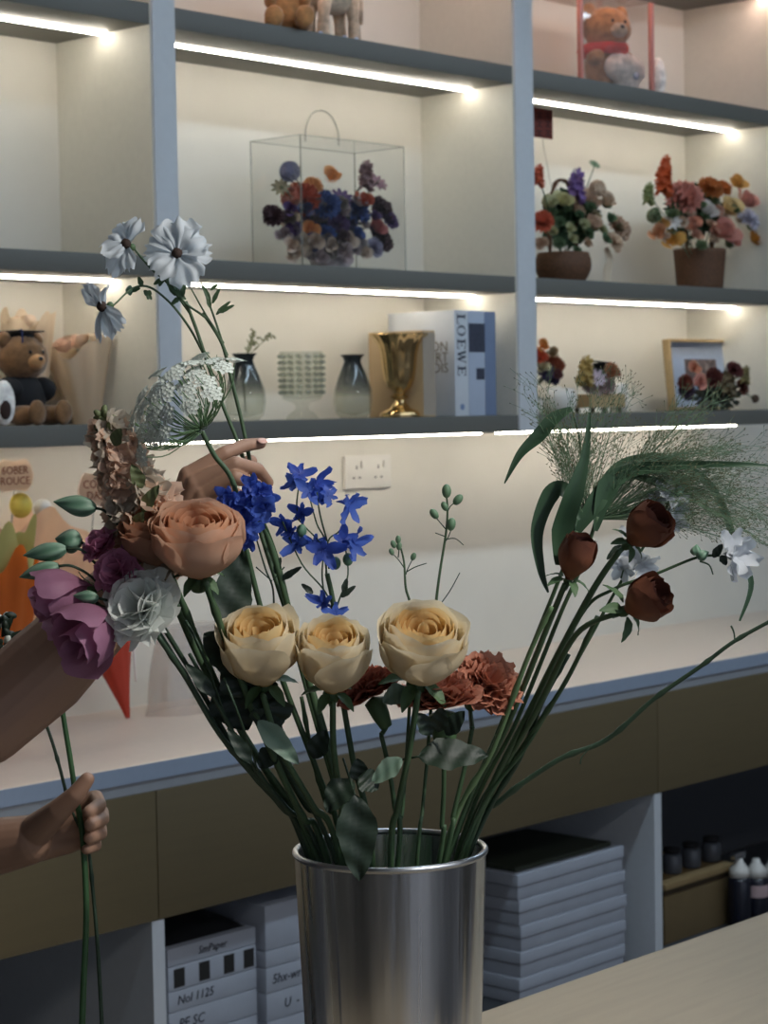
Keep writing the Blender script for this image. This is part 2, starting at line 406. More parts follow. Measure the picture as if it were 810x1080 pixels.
# ------------------------------------------------------------------ sockets
p = on_y(385.5, 497.5, YB); px_, pz_ = p.x, p.z
so = thing('wall_socket', 'white double power socket on the wall beneath the middle shelf', 'socket', (px_, YB, pz_))
mw = mat('white_plastic', (226, 222, 214), .35, 0, .01, 30); mdk = mat('slot_dark', (40, 38, 36), .6, 0, 0)
W_, H_ = .084, .041
MB().box((px_-W_, YB-.011, pz_-H_), (px_+W_, YB-.0005, pz_+H_), .003).build('plate', mw, so, True, None, 40)
for sgn in (-1, 1):
    cx = px_+sgn*.040
    MB().box((cx+.012, YB-.015, pz_+.010), (cx+.022, YB-.0105, pz_+.028), .001).build('switch', mw, so)
    s = MB()
    for dx, dz, w, h in ((-.004, .012, .002, .0045), (-.015, -.014, .0035, .002), (.007, -.014, .0035, .002)):
        s.box((cx+dx-w, YB-.0114, pz_+dz-h), (cx+dx+w, YB-.0108, pz_+dz+h))
    s.build('pin_holes', mdk, so, False)

# ------------------------------------------------------------------ foreground table
ZT = .70
ea, eb = on_z(500, 1070, ZT), on_z(812, 961, ZT)
ed = (eb-ea).normalized(); en = V((ed.y, -ed.x, 0))
if en.dot(FH) > 0: en = -en                    # towards the camera side
def tbx(mb, a0, a1, n0, n1, z0, z1, bev=0):
    o = ea; Mx = Matrix(((ed.x, en.x, 0, o.x), (ed.y, en.y, 0, o.y), (0, 0, 1, 0), (0, 0, 0, 1)))
    if Mx.determinant() < 0:
        vs = MB().box((a0, n0, z0), (a1, n1, z1), bev); mb.add([Mx @ q for q in vs.v], [f[::-1] for f in vs.f])
    else: mb.box((a0, n0, z0), (a1, n1, z1), bev, Mx)
    return mb
tb = thing('work_table', 'light oak work table in the foreground carrying the metal bucket', 'table', tuple((ea+en*.35).to_tuple()[:2])+(0,))
def wood_local(m):
    return m
tbx(MB(), -1.0, 1.15, 0, .72, ZT-.03, ZT, .002).build('tabletop', mtable, tb, True, None, 40)
for a0 in (-.95, 1.05):
    for n0 in (.06, .62): tbx(MB(), a0, a0+.05, n0, n0+.05, 0, ZT-.0905).build('leg', mtable, tb, False)
tbx(MB(), -.95, 1.10, .06, .08, ZT-.09, ZT-.0305).build('apron', mtable, tb, False)
tbx(MB(), -.95, 1.10, .65, .67, ZT-.09, ZT-.0305).build('apron', mtable, tb, False)

# ------------------------------------------------------------------ bucket
BC = at(411.5, 893, 2.11); ZR = BC.z; RR = .0975; RBOT = .083; ZB = ZT+.0005
def steel():
    m = bpy.data.materials.new('brushed_steel'); m.use_nodes = True; n = m.node_tree.nodes; L = m.node_tree.links; b = n['Principled BSDF']
    b.inputs['Metallic'].default_value = 1; b.inputs['Base Color'].default_value = lin((190, 190, 188))
    tc = n.new('ShaderNodeTexCoord'); mp = n.new('ShaderNodeMapping'); mp.inputs['Scale'].default_value = (1, 1, .002)
    nz = n.new('ShaderNodeTexNoise'); nz.inputs['Scale'].default_value = 13; nz.inputs['Detail'].default_value = 3.5; nz.inputs['Roughness'].default_value = .6
    L.new(tc.outputs['Object'], mp.inputs[0]); L.new(mp.outputs[0], nz.inputs['Vector'])
    mr = n.new('ShaderNodeMapRange'); mr.inputs[1].default_value = .35; mr.inputs[2].default_value = .65; mr.inputs[3].default_value = .12; mr.inputs[4].default_value = .34
    L.new(nz.outputs['Fac'], mr.inputs[0]); L.new(mr.outputs[0], b.inputs['Roughness'])
    bp = n.new('ShaderNodeBump'); bp.inputs['Strength'].default_value = .8; bp.inputs['Distance'].default_value = .02
    cr = n.new('ShaderNodeMapRange'); cr.inputs[1].default_value = .36; cr.inputs[2].default_value = .64; cr.inputs[3].default_value = .32; cr.inputs[4].default_value = 1.0; L.new(nz.outputs['Fac'], cr.inputs[0]); L.new(cr.outputs[0], b.inputs['Base Color'])  # base colour streaks stand in for light and dark reflections
    L.new(nz.outputs['Fac'], bp.inputs['Height']); L.new(bp.outputs[0], b.inputs['Normal'])
    return m
mst = steel()
bk = thing('metal_bucket', 'tall brushed steel bucket full of cut flowers on the table', 'bucket', (BC.x, BC.y, ZB))
Mb = Matrix.Translation((BC.x, BC.y, 0))
b = MB(); hh = ZR-ZB
prof = [(0.001, ZB), (RBOT-.003, ZB), (RBOT, ZB+.003)]
for k in range(1, 13): prof.append((lerp(RBOT, RR-.001, (k/12)**.9), lerp(ZB+.003, ZR-.004, k/12)))
prof += [(RR-.002, ZR-.004)]
for k in range(11, -1, -1): prof.append((lerp(RBOT, RR-.001, (k/12)**.9)-.0016, lerp(ZB+.004, ZR-.004, k/12)))
prof.append((0.001, ZB+.004)); b.lathe(prof, 96, Mb); b.build('body', mst, bk, True, None, 60)
b = MB(); b.open0 = True
b.lathe([(RR-.0022+.0034*cos(a), ZR-.0035+.0034*sin(a)) for a in [2*pi*k/12 for k in range(13)]], 96, Mb); b.build('rim', mat('steel_rim', (178, 182, 188), .3, 1, .03, 20), bk)
# ================================================================== things on the shelves
Z1, Z2, Z3 = SH[0][1]+.0006, SH[1][1]+.0006, SH[2][1]+.0006
def pxm(y, x, z): return FPX/(V((x, y, z))-CAM).dot(FW)      # pixels per metre there
mleaf = mat('shelf_foliage', (60, 84, 58), .6, 0, .3, 12)
mleafd = mat('shelf_foliage_dusky', (78, 84, 74), .6, 0, .3, 12)
def cm(rgb): return mat('bloom_%d_%d_%d' % rgb, rgb, .7, 0, .12, 40)
def filler(cx, cy, rx, ry, n, pal, seed, r0=5, r1=8):
    r = random.Random(seed); out = []
    for k in range(n):
        a = k*2.39996; q = sqrt((k+.5)/n); out.append((cx+rx*q*cos(a), cy+ry*q*sin(a), r.uniform(r0, r1), r.choice(pal), r.choice(('rose', 'carnation', 'rose'))))
    return out
def blooms(root, y, z, items, seed):
    """items: (px, py, radius px, colour, kind) at about depth plane y"""
    r = random.Random(seed)
    for i, (px, py, rp, rgb, kind) in enumerate(items):
        p = on_y(px, py, y-.035+r.uniform(-.02, .015)); rp = rp*1.25; s = FPX/(p-CAM).dot(FW); R = rp/s
        ax = (p-V((root.location.x, root.location.y, root.location.z+.06))).normalized()*.45+V((-.35, -.7, .3)); mb = MB(); Mx = frame(ax, p-ax.normalized()*R*.4, r.random()*6)
        if kind == 'rose': lobloom(mb, Mx, R, seed+i)
        elif kind == 'puff': puff(mb, Mx, R, seed+i)
        elif kind == 'carnation': ruffle(mb, Mx, R, R, 7, seed+i, 3)
        elif kind == 'daisy': star_floret(mb, Mx, R*1.1, 9, .4, .1, seed+i); mb.ball((0, 0, R*.1), R*.22, Mx, 8, 5)
        elif kind == 'spike':
            for k in range(16):
                a = k*2.4; zz = (k/16-.5)*2.6*R; q = R*.55*(1-.5*k/16)
                star_floret(mb, frame((cos(a), sin(a), .5), p+V((q*cos(a)*.7, q*sin(a)*.7, zz))), R*.6, 5, .7, .5, k)
        mb.build('bloom', cm(rgb), root)
        if kind in ('daisy', 'spike', 'puff'):
            q = V((root.location.x, root.location.y, root.location.z+.05)); MB().tube(spline([p, lerp(p, q, .5)+V((0, 0, .01)), q], 4), .0015, 5).build('stem', mleaf, root)

# ---- clear box with handle, and the flowers in it
yb0 = YF+.012; xa = px_x(318, yb0, 1.9); xb = px_x(427, yb0, 1.9)
dep = .03
while px_x(266, yb0+dep, 1.9) < xa and dep < .25: dep += .002
dep = min(dep, .25); hb = on_y(318, 142, yb0).z-Z2
bxr = thing('clear_gift_box', 'large clear acrylic box with a looped handle on the middle shelf', 'display box', ((xa+xb)/2, yb0+dep/2, Z2))
mac = glassy('acrylic', (253, 253, 252), .995); mace = glassy('acrylic_edge', (232, 233, 228), .85, .2)
t = .003; zt = Z2+hb; ya, yz = yb0, yb0+dep
def pan(lo, hi): MB().box(lo, hi).build('panel', mac, bxr, False)
pan((xa+t, ya, Z2+t), (xb-t, ya+t, zt-t)); pan((xa+t, yz-t, Z2+t), (xb-t, yz, zt-t)); pan((xa, ya, Z2+t), (xa+t, yz, zt-t)); pan((xb-t, ya, Z2+t), (xb, yz, zt-t))
pan((xa, ya, zt-t), (xb, yz, zt)); pan((xa, ya, Z2), (xb, yz, Z2+t))
e = MB(); q = .0013
for x in (xa, xb):
    for y in (ya, yz): e.box((x-q, y-q, Z2+.0005), (x+q, y+q, zt))
    e.box((x-q, ya, zt-q), (x+q, yz, zt+q*.6))
for y in (ya, yz): e.box((xa, y-q, zt-q), (xb, y+q, zt+q*.6))
e.build('edge_strips', mace, bxr, False)
xm, ym = (xa+xb)/2-.02, (ya+yz)/2
hd = [V((xm-.055, ym, zt)), V((xm-.052, ym, zt+.035)), V((xm-.03, ym, zt+.066)), V((xm, ym, zt+.075)), V((xm+.03, ym, zt+.066)), V((xm+.052, ym, zt+.035)), V((xm+.055, ym, zt))]
MB().tube(spline(hd, 6), .002, 8).build('handle', mace, bxr)
fa = thing('flower_arrangement', 'blue and orange flower arrangement standing inside the clear acrylic box', 'flowers', (xm+.02, ym, Z2+t+.0004))
mpap = mat('lilac_paper', (190, 180, 184), .8, 0, .05, 20)
b = MB(); b.open0 = True
zf = Z2+t+.0005
b.lathe([(.045, zf), (.05, zf+.03), (.052, zf+.06), (.05, zf+.062), (.001, zf+.05)], 40, T(xm+.02, ym, 0), lambda a, z: 1+.05*sin(9*a)*(z-zf)*12)
b.build('wrap_paper', mpap, fa)
f = MB(); foliage(f, (xm+.02, ym+.005, Z2+.10), (.12, .04, .07), 260, .028, 3); f.build('foliage', mleafd, fa)
Bl, Or, Pu, Br, Pe, Gy, Cr = (66, 86, 140), (182, 84, 58), (98, 76, 118), (92, 70, 74), (222, 160, 104), (124, 124, 150), (206, 190, 170)
blooms(fa, ym, Z2, [(306, 178, 10, Gy, 'puff'), (318, 210, 17, Or, 'carnation'), (350, 186, 9, Pe, 'rose'), (343, 216, 13, Bl, 'carnation'), (362, 206, 10, Pu, 'daisy'), (386, 186, 8, (150, 120, 122), 'spike'), (400, 190, 9, (168, 130, 140), 'daisy'), (288, 227, 10, Br, 'carnation'), (304, 232, 9, Cr, 'rose'), (376, 222, 13, Bl, 'carnation'), (384, 212, 9, Or, 'rose'), (402, 220, 12, Br, 'carnation'), (410, 232, 10, Pu, 'carnation'), (398, 240, 9, (182, 110, 106), 'rose'), (404, 254, 11, Br, 'carnation'), (340, 250, 12, Bl, 'carnation'), (325, 243, 9, Pe, 'rose'), (357, 236, 10, Pu, 'carnation'), (296, 196, 8, (146, 136, 110), 'daisy'), (330, 196, 9, Pe, 'carnation'), (368, 256, 9, Gy, 'carnation'), (316, 258, 9, Cr, 'rose')] + filler(350, 240, 56, 32, 34, [Bl, Br, Pu, (122, 112, 104), (176, 160, 160), (84, 84, 120), (150, 140, 140)], 2), 11)
blooms(fa, ym-.01, Z2, filler(348, 264, 50, 13, 14, [(196, 180, 182), (206, 186, 170), (168, 164, 186)], 4, 6, 9), 12)

# ---- flower baskets on the right
def wicker(c):
    return mat('wicker', c, .7, 0, .4, 120, stretch=(1, 1, 4), bump=.6)
def basket(label, pxc, y, z, rtop, rbot, h, bulge, hand, fo, fl, seed):
    x = px_x(pxc, y, z+h/2); t = thing('flower_basket', label, 'flower basket', (x, y, z), 'flower baskets on the right shelf' if False else None)
    mw = wicker((96, 64, 42)); b = MB()
    pr = [(.001, z), (rbot, z)] + [(lerp(rbot, rtop, k/10)+bulge*sin(pi*k/10), z+h*k/10) for k in range(1, 11)] + [(rtop-.006, z+h), (rtop-.01, z+h-.02), (.001, z+h-.025)]
    b.lathe(pr, 60, T(x, y, 0), lambda a, zz: 1+.02*(1 if int(a*60/pi/2*1.0+.01+int((zz-z)/h*10.01)) % 2 else -1)); b.build('basket', mw, t)
    if hand:
        hw, hh = hand; pts = [V((x-hw, y, z+h-.005)), V((x-hw*1.02, y, z+h+hh*.5)), V((x-hw*.62, y, z+h+hh*.9)), V((x, y, z+h+hh)), V((x+hw*.62, y, z+h+hh*.9)), V((x+hw*1.02, y, z+h+hh*.5)), V((x+hw, y, z+h-.005))]
        b = MB(); P = spline(pts, 6)
        for s in (0, pi): b.tube([p+V((cos(i*.9+s)*.003, sin(i*.9+s)*.003, 0)) for i, p in enumerate(P)], .0042, 6)
        b.build('handle', mw, t)
    f = MB(); cx_, cz, rx, rz, n = fo; cc = on_y(cx_[0], cx_[1], y); foliage(f, cc+V((0, .025, 0)), (rx*.85, .055, rz*.85), n, .03, seed); f.build('foliage', mleaf, t)
    blooms(t, y-.01, z, fl, seed); return t
Cm, Pk, Co, Ye, Li, Wh, Sa = (208, 182, 156), (206, 142, 128), (196, 98, 72), (208, 154, 78), (132, 104, 160), (206, 200, 196), (198, 168, 144)
t = basket('low dark wicker basket of green, cream and coral flowers, close beside the column', 594, YF+.10, Z2, .066, .055, .078, .012, (.055, .19),
       ((609, 230), 0, .13, .085, 480), [(572, 233, 10, Co, 'carnation'), (608, 197, 9, Li, 'spike'), (632, 196, 8, Cm, 'puff'), (594, 212, 9, (190, 186, 140), 'rose'), (622, 212, 10, Sa, 'rose'), (640, 212, 9, Cm, 'rose'), (624, 236, 10, Sa, 'rose'), (652, 240, 13, Sa, 'carnation'), (648, 256, 9, Cm, 'carnation'), (580, 210, 7, (178, 176, 138), 'puff'), (610, 222, 7, Cm, 'rose'), (570, 258, 7, Sa, 'rose'), (568, 186, 6, Co, 'spike'), (628, 172, 5, (120, 150, 120), 'daisy')] + filler(610, 236, 44, 30, 22, [(176, 176, 136), Cm, (96, 118, 84), (190, 180, 150), (84, 110, 78)], 6, 4, 6), 21)
rb = on_y(638, 262, YF+.06); b = MB(); ribbon(b, [rb, rb+V((.01, -.004, -.03)), rb+V((.004, 0, -.06)), rb+V((.0, -.002, -.09))], [.02, .03, .034, .03], (0, -1, .1)); b.build('ribbon', mat('cream_ribbon', (206, 186, 160), .6, 0, .03, 20), t, True, 'cream ribbon bow')
# red card on a stick stuck in it
c0 = on_y(560, 113, YF+.12); c1 = on_y(583, 147, YF+.12)
MB().box((px_x(556, YF+.12, c0.z), YF+.12, c1.z), (c1.x, YF+.1225, c0.z)).build('card', mat('red_card', (112, 42, 30), .6, 0, .05, 20), t, False, 'dark red card on a thin stick')
st = [on_y(572, 147, YF+.121), on_y(581, 195, YF+.12), on_y(588, 225, YF+.11)]; MB().tube(st, .0009, 5).build('stick', mat('clear_stick', (170, 168, 160), .4, 0, 0), t)
gl = MB()
for i in range(2):
    for j in range(3):
        a = on_y(566+i*9, 118+j*9.5, YF+.1198); b_ = on_y(572+i*9, 125+j*9.5, YF+.1198); gl.box((a.x, YF+.1192, b_.z), (b_.x, YF+.1199, b_.z+.003)); gl.box((lerp(a.x, b_.x, .4), YF+.1192, b_.z), (lerp(a.x, b_.x, .6), YF+.1199, a.z)); gl.box((a.x, YF+.1192, a.z-.003), (b_.x, YF+.1199, a.z))
gl.build('lettering', mat('card_ink', (74, 26, 22), .6, 0, 0), t, False)
basket('tall brown wicker basket with arched handle, orange spike and pink roses', 738, YF+.10, Z2, .074, .064, .115, 0, (.062, .15),
       ((740, 222), 0, .145, .085, 460), [(700, 190, 9, (198, 92, 46), 'spike'), (702, 176, 6, (198, 92, 46), 'spike'), (722, 208, 17, Pk, 'carnation'), (749, 198, 11, (182, 110, 56), 'carnation'), (762, 199, 9, (188, 106, 50), 'carnation'), (777, 193, 9, Ye, 'rose'), (788, 212, 11, Pk, 'rose'), (770, 220, 12, (208, 182, 130), 'rose'), (747, 223, 9, Wh, 'rose'), (755, 218, 8, Ye, 'daisy'), (762, 244, 14, Pk, 'rose'), (773, 250, 9, (202, 130, 118), 'carnation'), (790, 232, 11, (198, 194, 206), 'carnation'), (796, 252, 8, (202, 140, 60), 'rose'), (708, 254, 10, (222, 178, 100), 'rose'), (694, 246, 8, (214, 158, 118), 'rose'), (730, 238, 9, (206, 150, 130), 'rose'), (710, 232, 8, Wh, 'daisy'), (684, 205, 6, (140, 150, 100), 'spike'), (690, 226, 7, (150, 156, 120), 'puff')] + filler(742, 236, 54, 26, 26, [(206, 160, 140), (196, 150, 90), (110, 126, 90), (210, 190, 170), (90, 112, 80)], 8, 4, 7), 31)

# ---- vases
def vase(name, label, pxc, y, prof, m, z=Z3, n=64, wob=None, extra=None):
    x = px_x(pxc, y, z+.1); t = thing(name, label, 'vase', (x, y, z)); b = MB()
    b.lathe([(r, z+h) for r, h in prof], n, T(x, y, 0), wob); b.build('body', m, t, True, None, 50); return t, x
smoke = glassy('smoky_glass', (150, 160, 162), .95, .04)
def smoke_mat():
    m = smoke; n = m.node_tree.nodes; L = m.node_tree.links
    tc = n.new('ShaderNodeTexCoord'); sx = n.new('ShaderNodeSeparateXYZ'); L.new(tc.outputs['Object'], sx.inputs[0])
    mr = n.new('ShaderNodeMapRange'); mr.inputs[1].default_value = .05; mr.inputs[2].default_value = .13; L.new(sx.outputs[2], mr.inputs[0])
    mx = n.new('ShaderNodeMix'); mx.data_type = 'RGBA'; mx.inputs[6].default_value = lin((246, 247, 243)); mx.inputs[7].default_value = lin((132, 144, 150)); L.new(mr.outputs[0], mx.inputs[0])
    for q in n:
        if q.type == 'BSDF_TRANSPARENT': L.new(mx.outputs[2], q.inputs[0])
        if q.type == 'BSDF_PRINCIPLED': L.new(mx.outputs[2], q.inputs['Base Color'])
smoke_mat()
pv = [(.001, .0), (.03, 0), (.042, .012), (.047, .04), (.044, .068), (.034, .098), (.024, .122), (.0195, .134), (.022, .143), (.029, .150), (.0265, .150), (.0175, .135), (.022, .12), (.032, .096), (.041, .066), (.0435, .04), (.039, .015), (.001, .006)]
wv = lambda a, z: 1+.012*sin(9*a+z*60)
t, xv = vase('smoky_glass_vase', 'smoky bulb vase with a little dried sprig, leftmost glass on the middle shelf', 258, YF+.13, pv, smoke, wob=wv)
b = MB(); r = random.Random(5); s0 = V((xv, YF+.13, Z3+.02))
ms = mat('sprig', (136, 136, 104), .8, 0, .2, 20)
for k in range(4):
    tp = s0+V((.03+.02*k-.05*(k == 3), r.uniform(-.02, .02), .155+.008*k)); P = spline([s0, s0+V((.004, 0, .11)), tp], 6); b.tube(P, .001, 5)
    for i in range(11, 13):
        for j in range(5): b.ball(P[i]+V((r.uniform(-.008, .008), r.uniform(-.006, .006), r.uniform(-.006, .006))), .003, None, 6, 4)
    for i in range(8, 12): leaf_mb(b, P[i], P[i]+V((r.uniform(-.012, .012), r.uniform(-.01, .01), .012)), .004, (0, -1, 0), 0, .1, 3)
b.build('dried_sprig', ms, t)
vase('smoky_glass_vase', 'smoky bulb vase standing empty between the studded goblet and the gold urn', 372, YF+.13, pv, smoke, wob=wv)
hob = glassy('pressed_glass', (248, 249, 246), .96, .06)
t, xh = vase('glass_goblet', 'clear studded glass goblet on a short foot between two smoky vases', 318, YF+.13, [(.001, 0), (.036, 0), (.037, .004), (.03, .012), (.016, .022), (.014, .03), (.022, .038), (.044, .046), (.049, .056), (.0505, .15), (.051, .156), (.048, .156), (.0475, .15), (.046, .058), (.04, .05), (.001, .045)], hob)
b = MB()
for j in range(7):
    for i in range(15):
        a = 2*pi*i/15; q = .0495+.0012*j/6; b.ball((xh+q*cos(a), YF+.13+q*sin(a), Z3+.062+j*.0138), (.0062, .0062, .0052), None, 8, 6)
b.build('studs', glassy('stud_glass', (232, 235, 228), .88, .05), t)
gold = mat('gold_glass', (220, 190, 138), .14, 1, .05, 6)
def fl(a, z): return 1+.018*cos(18*a)*max(0, min(1, (z-Z3-.07)/.03))
t, xg = vase('gold_urn', 'shiny gold fluted trumpet urn standing before the books', 421, YF+.075, [(.001, 0), (.049, 0), (.050, .006), (.046, .013), (.026, .022), (.016, .034), (.013, .042), (.021, .046), (.022, .05), (.014, .055), (.016, .062), (.030, .072), (.037, .09), (.041, .12), (.044, .15), (.05, .172), (.062, .188), (.071, .196), (.0705, .199), (.061, .192), (.047, .172), (.04, .14), (.034, .09), (.001, .08)], gold, Z3, 96, fl)
# ---- books
def serif(mb, ch, M):
    R = lambda x0, y0, x1, y1: mb.box((x0, y0, 0), (x1, y1, .02), 0, M)
    if ch in 'LE':
        R(.12, 0, .3, 1); R(0, 0, .78, .07); R(0, .93, .42 if ch == 'L' else .78, 1); R(.71, 0, .78, .26)
        if ch == 'E': R(.71, .76, .78, 1); R(.3, .48, .58, .55); R(.53, .38, .58, .65)
    if ch == 'O':
        vs = []; fs = []; n = 28
        for k in range(n):
            a = 2*pi*k/n
            vs += [(.42+.42*cos(a), .5+.52*sin(a), .02), (.42+.25*cos(a), .5+.46*sin(a), .02)]
        for k in range(n): j = (k+1) % n; fs.append((2*k, 2*j, 2*j+1, 2*k+1))
        mb.add(vs, fs, None, M)
    if ch == 'W':
        def sl(xa, ya, xb, yb, w): mb.add([(xa-w, ya, .02), (xa+w, ya, .02), (xb+w, yb, .02), (xb-w, yb, .02)], [(0, 1, 2, 3)], None, M)
        sl(.12, 1, .34, 0, .09); sl(.34, 0, .55, 1, .035); sl(.5, 1, .72, 0, .09); sl(.72, 0, .94, 1, .035); R(0, .94, .3, 1); R(.8, .94, 1.06, 1)
mpg = mat('book_pages', (220, 212, 196), .8, 0, .05, 200)
def book(label, px0, px1, y, h, w, rgb, rough=.5):
    x0 = px_x(px0, y, Z3+h*.6); x1 = px_x(px1, y, Z3+h*.6); t = thing('book', label, 'book', ((x0+x1)/2, y+w/2, Z3))
    mc = mat('cover_%d_%d_%d' % rgb, rgb, rough, 0, .03, 20); c = .003; b = MB()
    b.box((x0, y+.002, Z3), (x0+c, y+w, Z3+h), .0006); b.box((x1-c, y+.002, Z3), (x1, y+w, Z3+h), .0006); b.box((x0, y, Z3), (x1, y+c, Z3+h), .0012); b.build('cover', mc, t, True, None, 40)
    MB().box((x0+c, y+c, Z3+.003), (x1-c, y+w-.004, Z3+h-.003)).build('pages', mpg, t, False); return t, x0, x1
ink = mat('ink', (36, 42, 62), .6, 0, 0); grey_ink = mat('grey_ink', (118, 110, 98), .6, 0, 0)
y0 = YF+.012
bt, x0, x1 = book('tallest book, white with a big dark name running down its spine', 479.5, 494, y0, .256, .215, (206, 210, 216))
b = MB(); zz = Z3+.247; w = (x1-x0)
for ch, ln in zip('LOEWE', (.024, .029, .024, .034, .024)):
    Mx = Matrix(((0, .031, 0, x0+w*.5-.0155), (0, 0, -.03, y0-.0001), (-.031, 0, 0, zz), (0, 0, 0, 1))); serif(b, ch, Mx); zz -= ln+.0035
b.build('lettering', ink, bt, False)
b = MB(); b.ball((x0+w*.5, y0-.0004, Z3+.022), (.008, .0006, .008), None, 12, 6); b.build('emblem', mat('pale_ink', (120, 140, 176), .6, 0, 0), bt)
b = MB()
for k, s in enumerate(('OON', 'ART', 'DIS')):
    vs, fs = text_mesh(s, .034, 'RIGHT'); b.add(vs, fs, None, Matrix(((0, 0, -1, x0-.0006), (-1, 0, 0, y0+.02), (0, 1, 0, Z3+.168-k*.026), (0, 0, 0, 1))))
b.build('cover_title', grey_ink, bt, False)
bt, x0, x1 = book('pale book with dark pictures on its spine, between the named book and the slate one', 494.4, 511.5, y0+.001, .256, .215, (178, 188, 206))
MB().box((x0+.001, y0-.0002, Z3+.155), (x1-.001, y0+.002, Z3+.225)).build('spine_picture', mat('spine_dark', (58, 62, 78), .6, 0, .25, 90), bt, False)
MB().box((lerp(x0, x1, .45), y0-.0002, Z3+.088), (x1-.004, y0+.002, Z3+.116)).build('spine_picture', mat('spine_dark'), bt, False)
book('slate blue book at the right end of the row, against the column', 511.9, 523, y0+.004, .255, .21, (118, 132, 160))
bt, x0, x1 = book('short tan book half hidden behind the gold urn', 446, 459, YF+.02, .206, .175, (192, 166, 130))
MB().box((x0+.0002, YF+.0192, Z3+.004), (x1-.0002, YF+.021, Z3+.2)).build('spine_label', mat('greige', (166, 152, 136), .6, 0, .04, 40), bt, False, 'grey brown spine strip')

# ---- toys: teddy bears
def fur(key, rgb): return mat(key, rgb, .95, 0, .3, 60, bump=.9, sheen=.3)
def bear(name, label, base, face, H, mf, mmuz, seed, parts=True, cat='teddy bear', lean=0., legs=True):
    """seated bear of height H on base; face = horizontal facing direction"""
    f = V(face).normalized(); s = f.cross(V((0, 0, 1))).normalized(); base = V(base); t = thing(name, label, cat, base)
    Mx = Matrix(((s.x, f.x, 0, base.x), (s.y, f.y, 0, base.y), (0, 0, 1, base.z), (0, 0, 0, 1))) @ Matrix.Scale(H, 4)
    def bl(n, c, r, m, p=t, na=.07, ns=11): b = MB(); b.ball(c, r, Mx, 36, 24, na, ns, seed); return b.build(n, m, p)
    bl('torso', (0, 0, .27), (.23, .19, .265), mf); h = bl('head', (0, .05, .68), (.28, .23, .23), mf)
    for q in (-1, 1):
        bl('ear', (.22*q, .03, .86), (.085, .05, .085), mf, h); bl('eye', (.085*q, .262, .73), (.02, .014, .022), mat('bead_eye', (22, 18, 18), .15, 0, 0), h, 0)
        bl('arm', (.2*q, .1, .36), (.075, .13, .085), mf)
        if legs: bl('leg', (.18*q, .24, .10), (.105, .24, .10), mf); bl('foot_pad', (.18*q, .44, .125), (.11, .055, .125), mf)
    bl('muzzle', (0, .25, .64), (.11, .075, .08), mmuz, h); bl('nose', (0, .32, .665), (.03, .018, .022), mat('bead_eye'), h, 0)
    return t, Mx
mbrown = fur('bear_fur', (128, 92, 58)); mtan = fur('bear_fur_light', (192, 140, 90)); mcream = fur('pale_fur', (206, 184, 160)); mwhite = fur('white_fur', (242, 236, 230))
black = mat('black_cloth', (22, 22, 26), .85, 0, .1, 40)
# graduate bear, left shelf
yb = YF+.135; base = V((px_x(20, yb, Z3+.1), yb, Z3)); ps = pxm(yb, base.x, Z3)
t, Mx = bear('graduate_bear', 'brown teddy bear in black gown and mortarboard on the left shelf', base, RH*.80-FH*.60, .20, mbrown, mtan, 3)
g = MB(); g.ball((0, .02, .27), (.27, .23, .27), Mx, 24, 14, .04, 4, 1); g.build('gown', black, t)
for q in (-1, 1): g = MB(); g.ball((.23*q, .09, .36), (.12, .17, .13), Mx, 16, 10, .06, 4, q); g.build('gown_sleeve', black, t)
c = MB(); c.lathe([(.14, .86), (.15, .93), (.001, .94)], 24, Mx @ Matrix.Translation((-.02, 0, 0))); c.box((-.20, -.18, .94), (.16, .18, .955), .004, Mx); c.ball((-.02, 0, .958), (.02, .02, .01), Mx, 8, 6); ca = c.build('mortarboard', black, t, True, None, 40)
MB().tube([Mx @ V((-.02, 0, .96)), Mx @ V((.1, .16, .962)), Mx @ V((.12, .19, .93)), Mx @ V((.12, .19, .80))], .0016, 6).build('tassel', mat('blue_cord', (44, 56, 110), .7, 0, 0), ca)
# small white heart cushion at its left foot
yb2 = YF+.05; x = px_x(4, yb2, Z3+.03); cu = MB(); cu.ball((x, yb2, Z3+.045), (.026, .016, .045), None, 20, 12, .03, 3)
ht = thing('white_plush', 'small white plush with a dark oval belly at the left edge of the shelf', 'plush toy', (x, yb2, Z3)); cu.build('body', mwhite, ht)
MB().ball((x-.004, yb2-.010, Z3+.034), (.014, .008, .022), None, 14, 8).build('belly_patch', mat('dark_brown_felt', (58, 40, 34), .9, 0, .1, 40), ht)

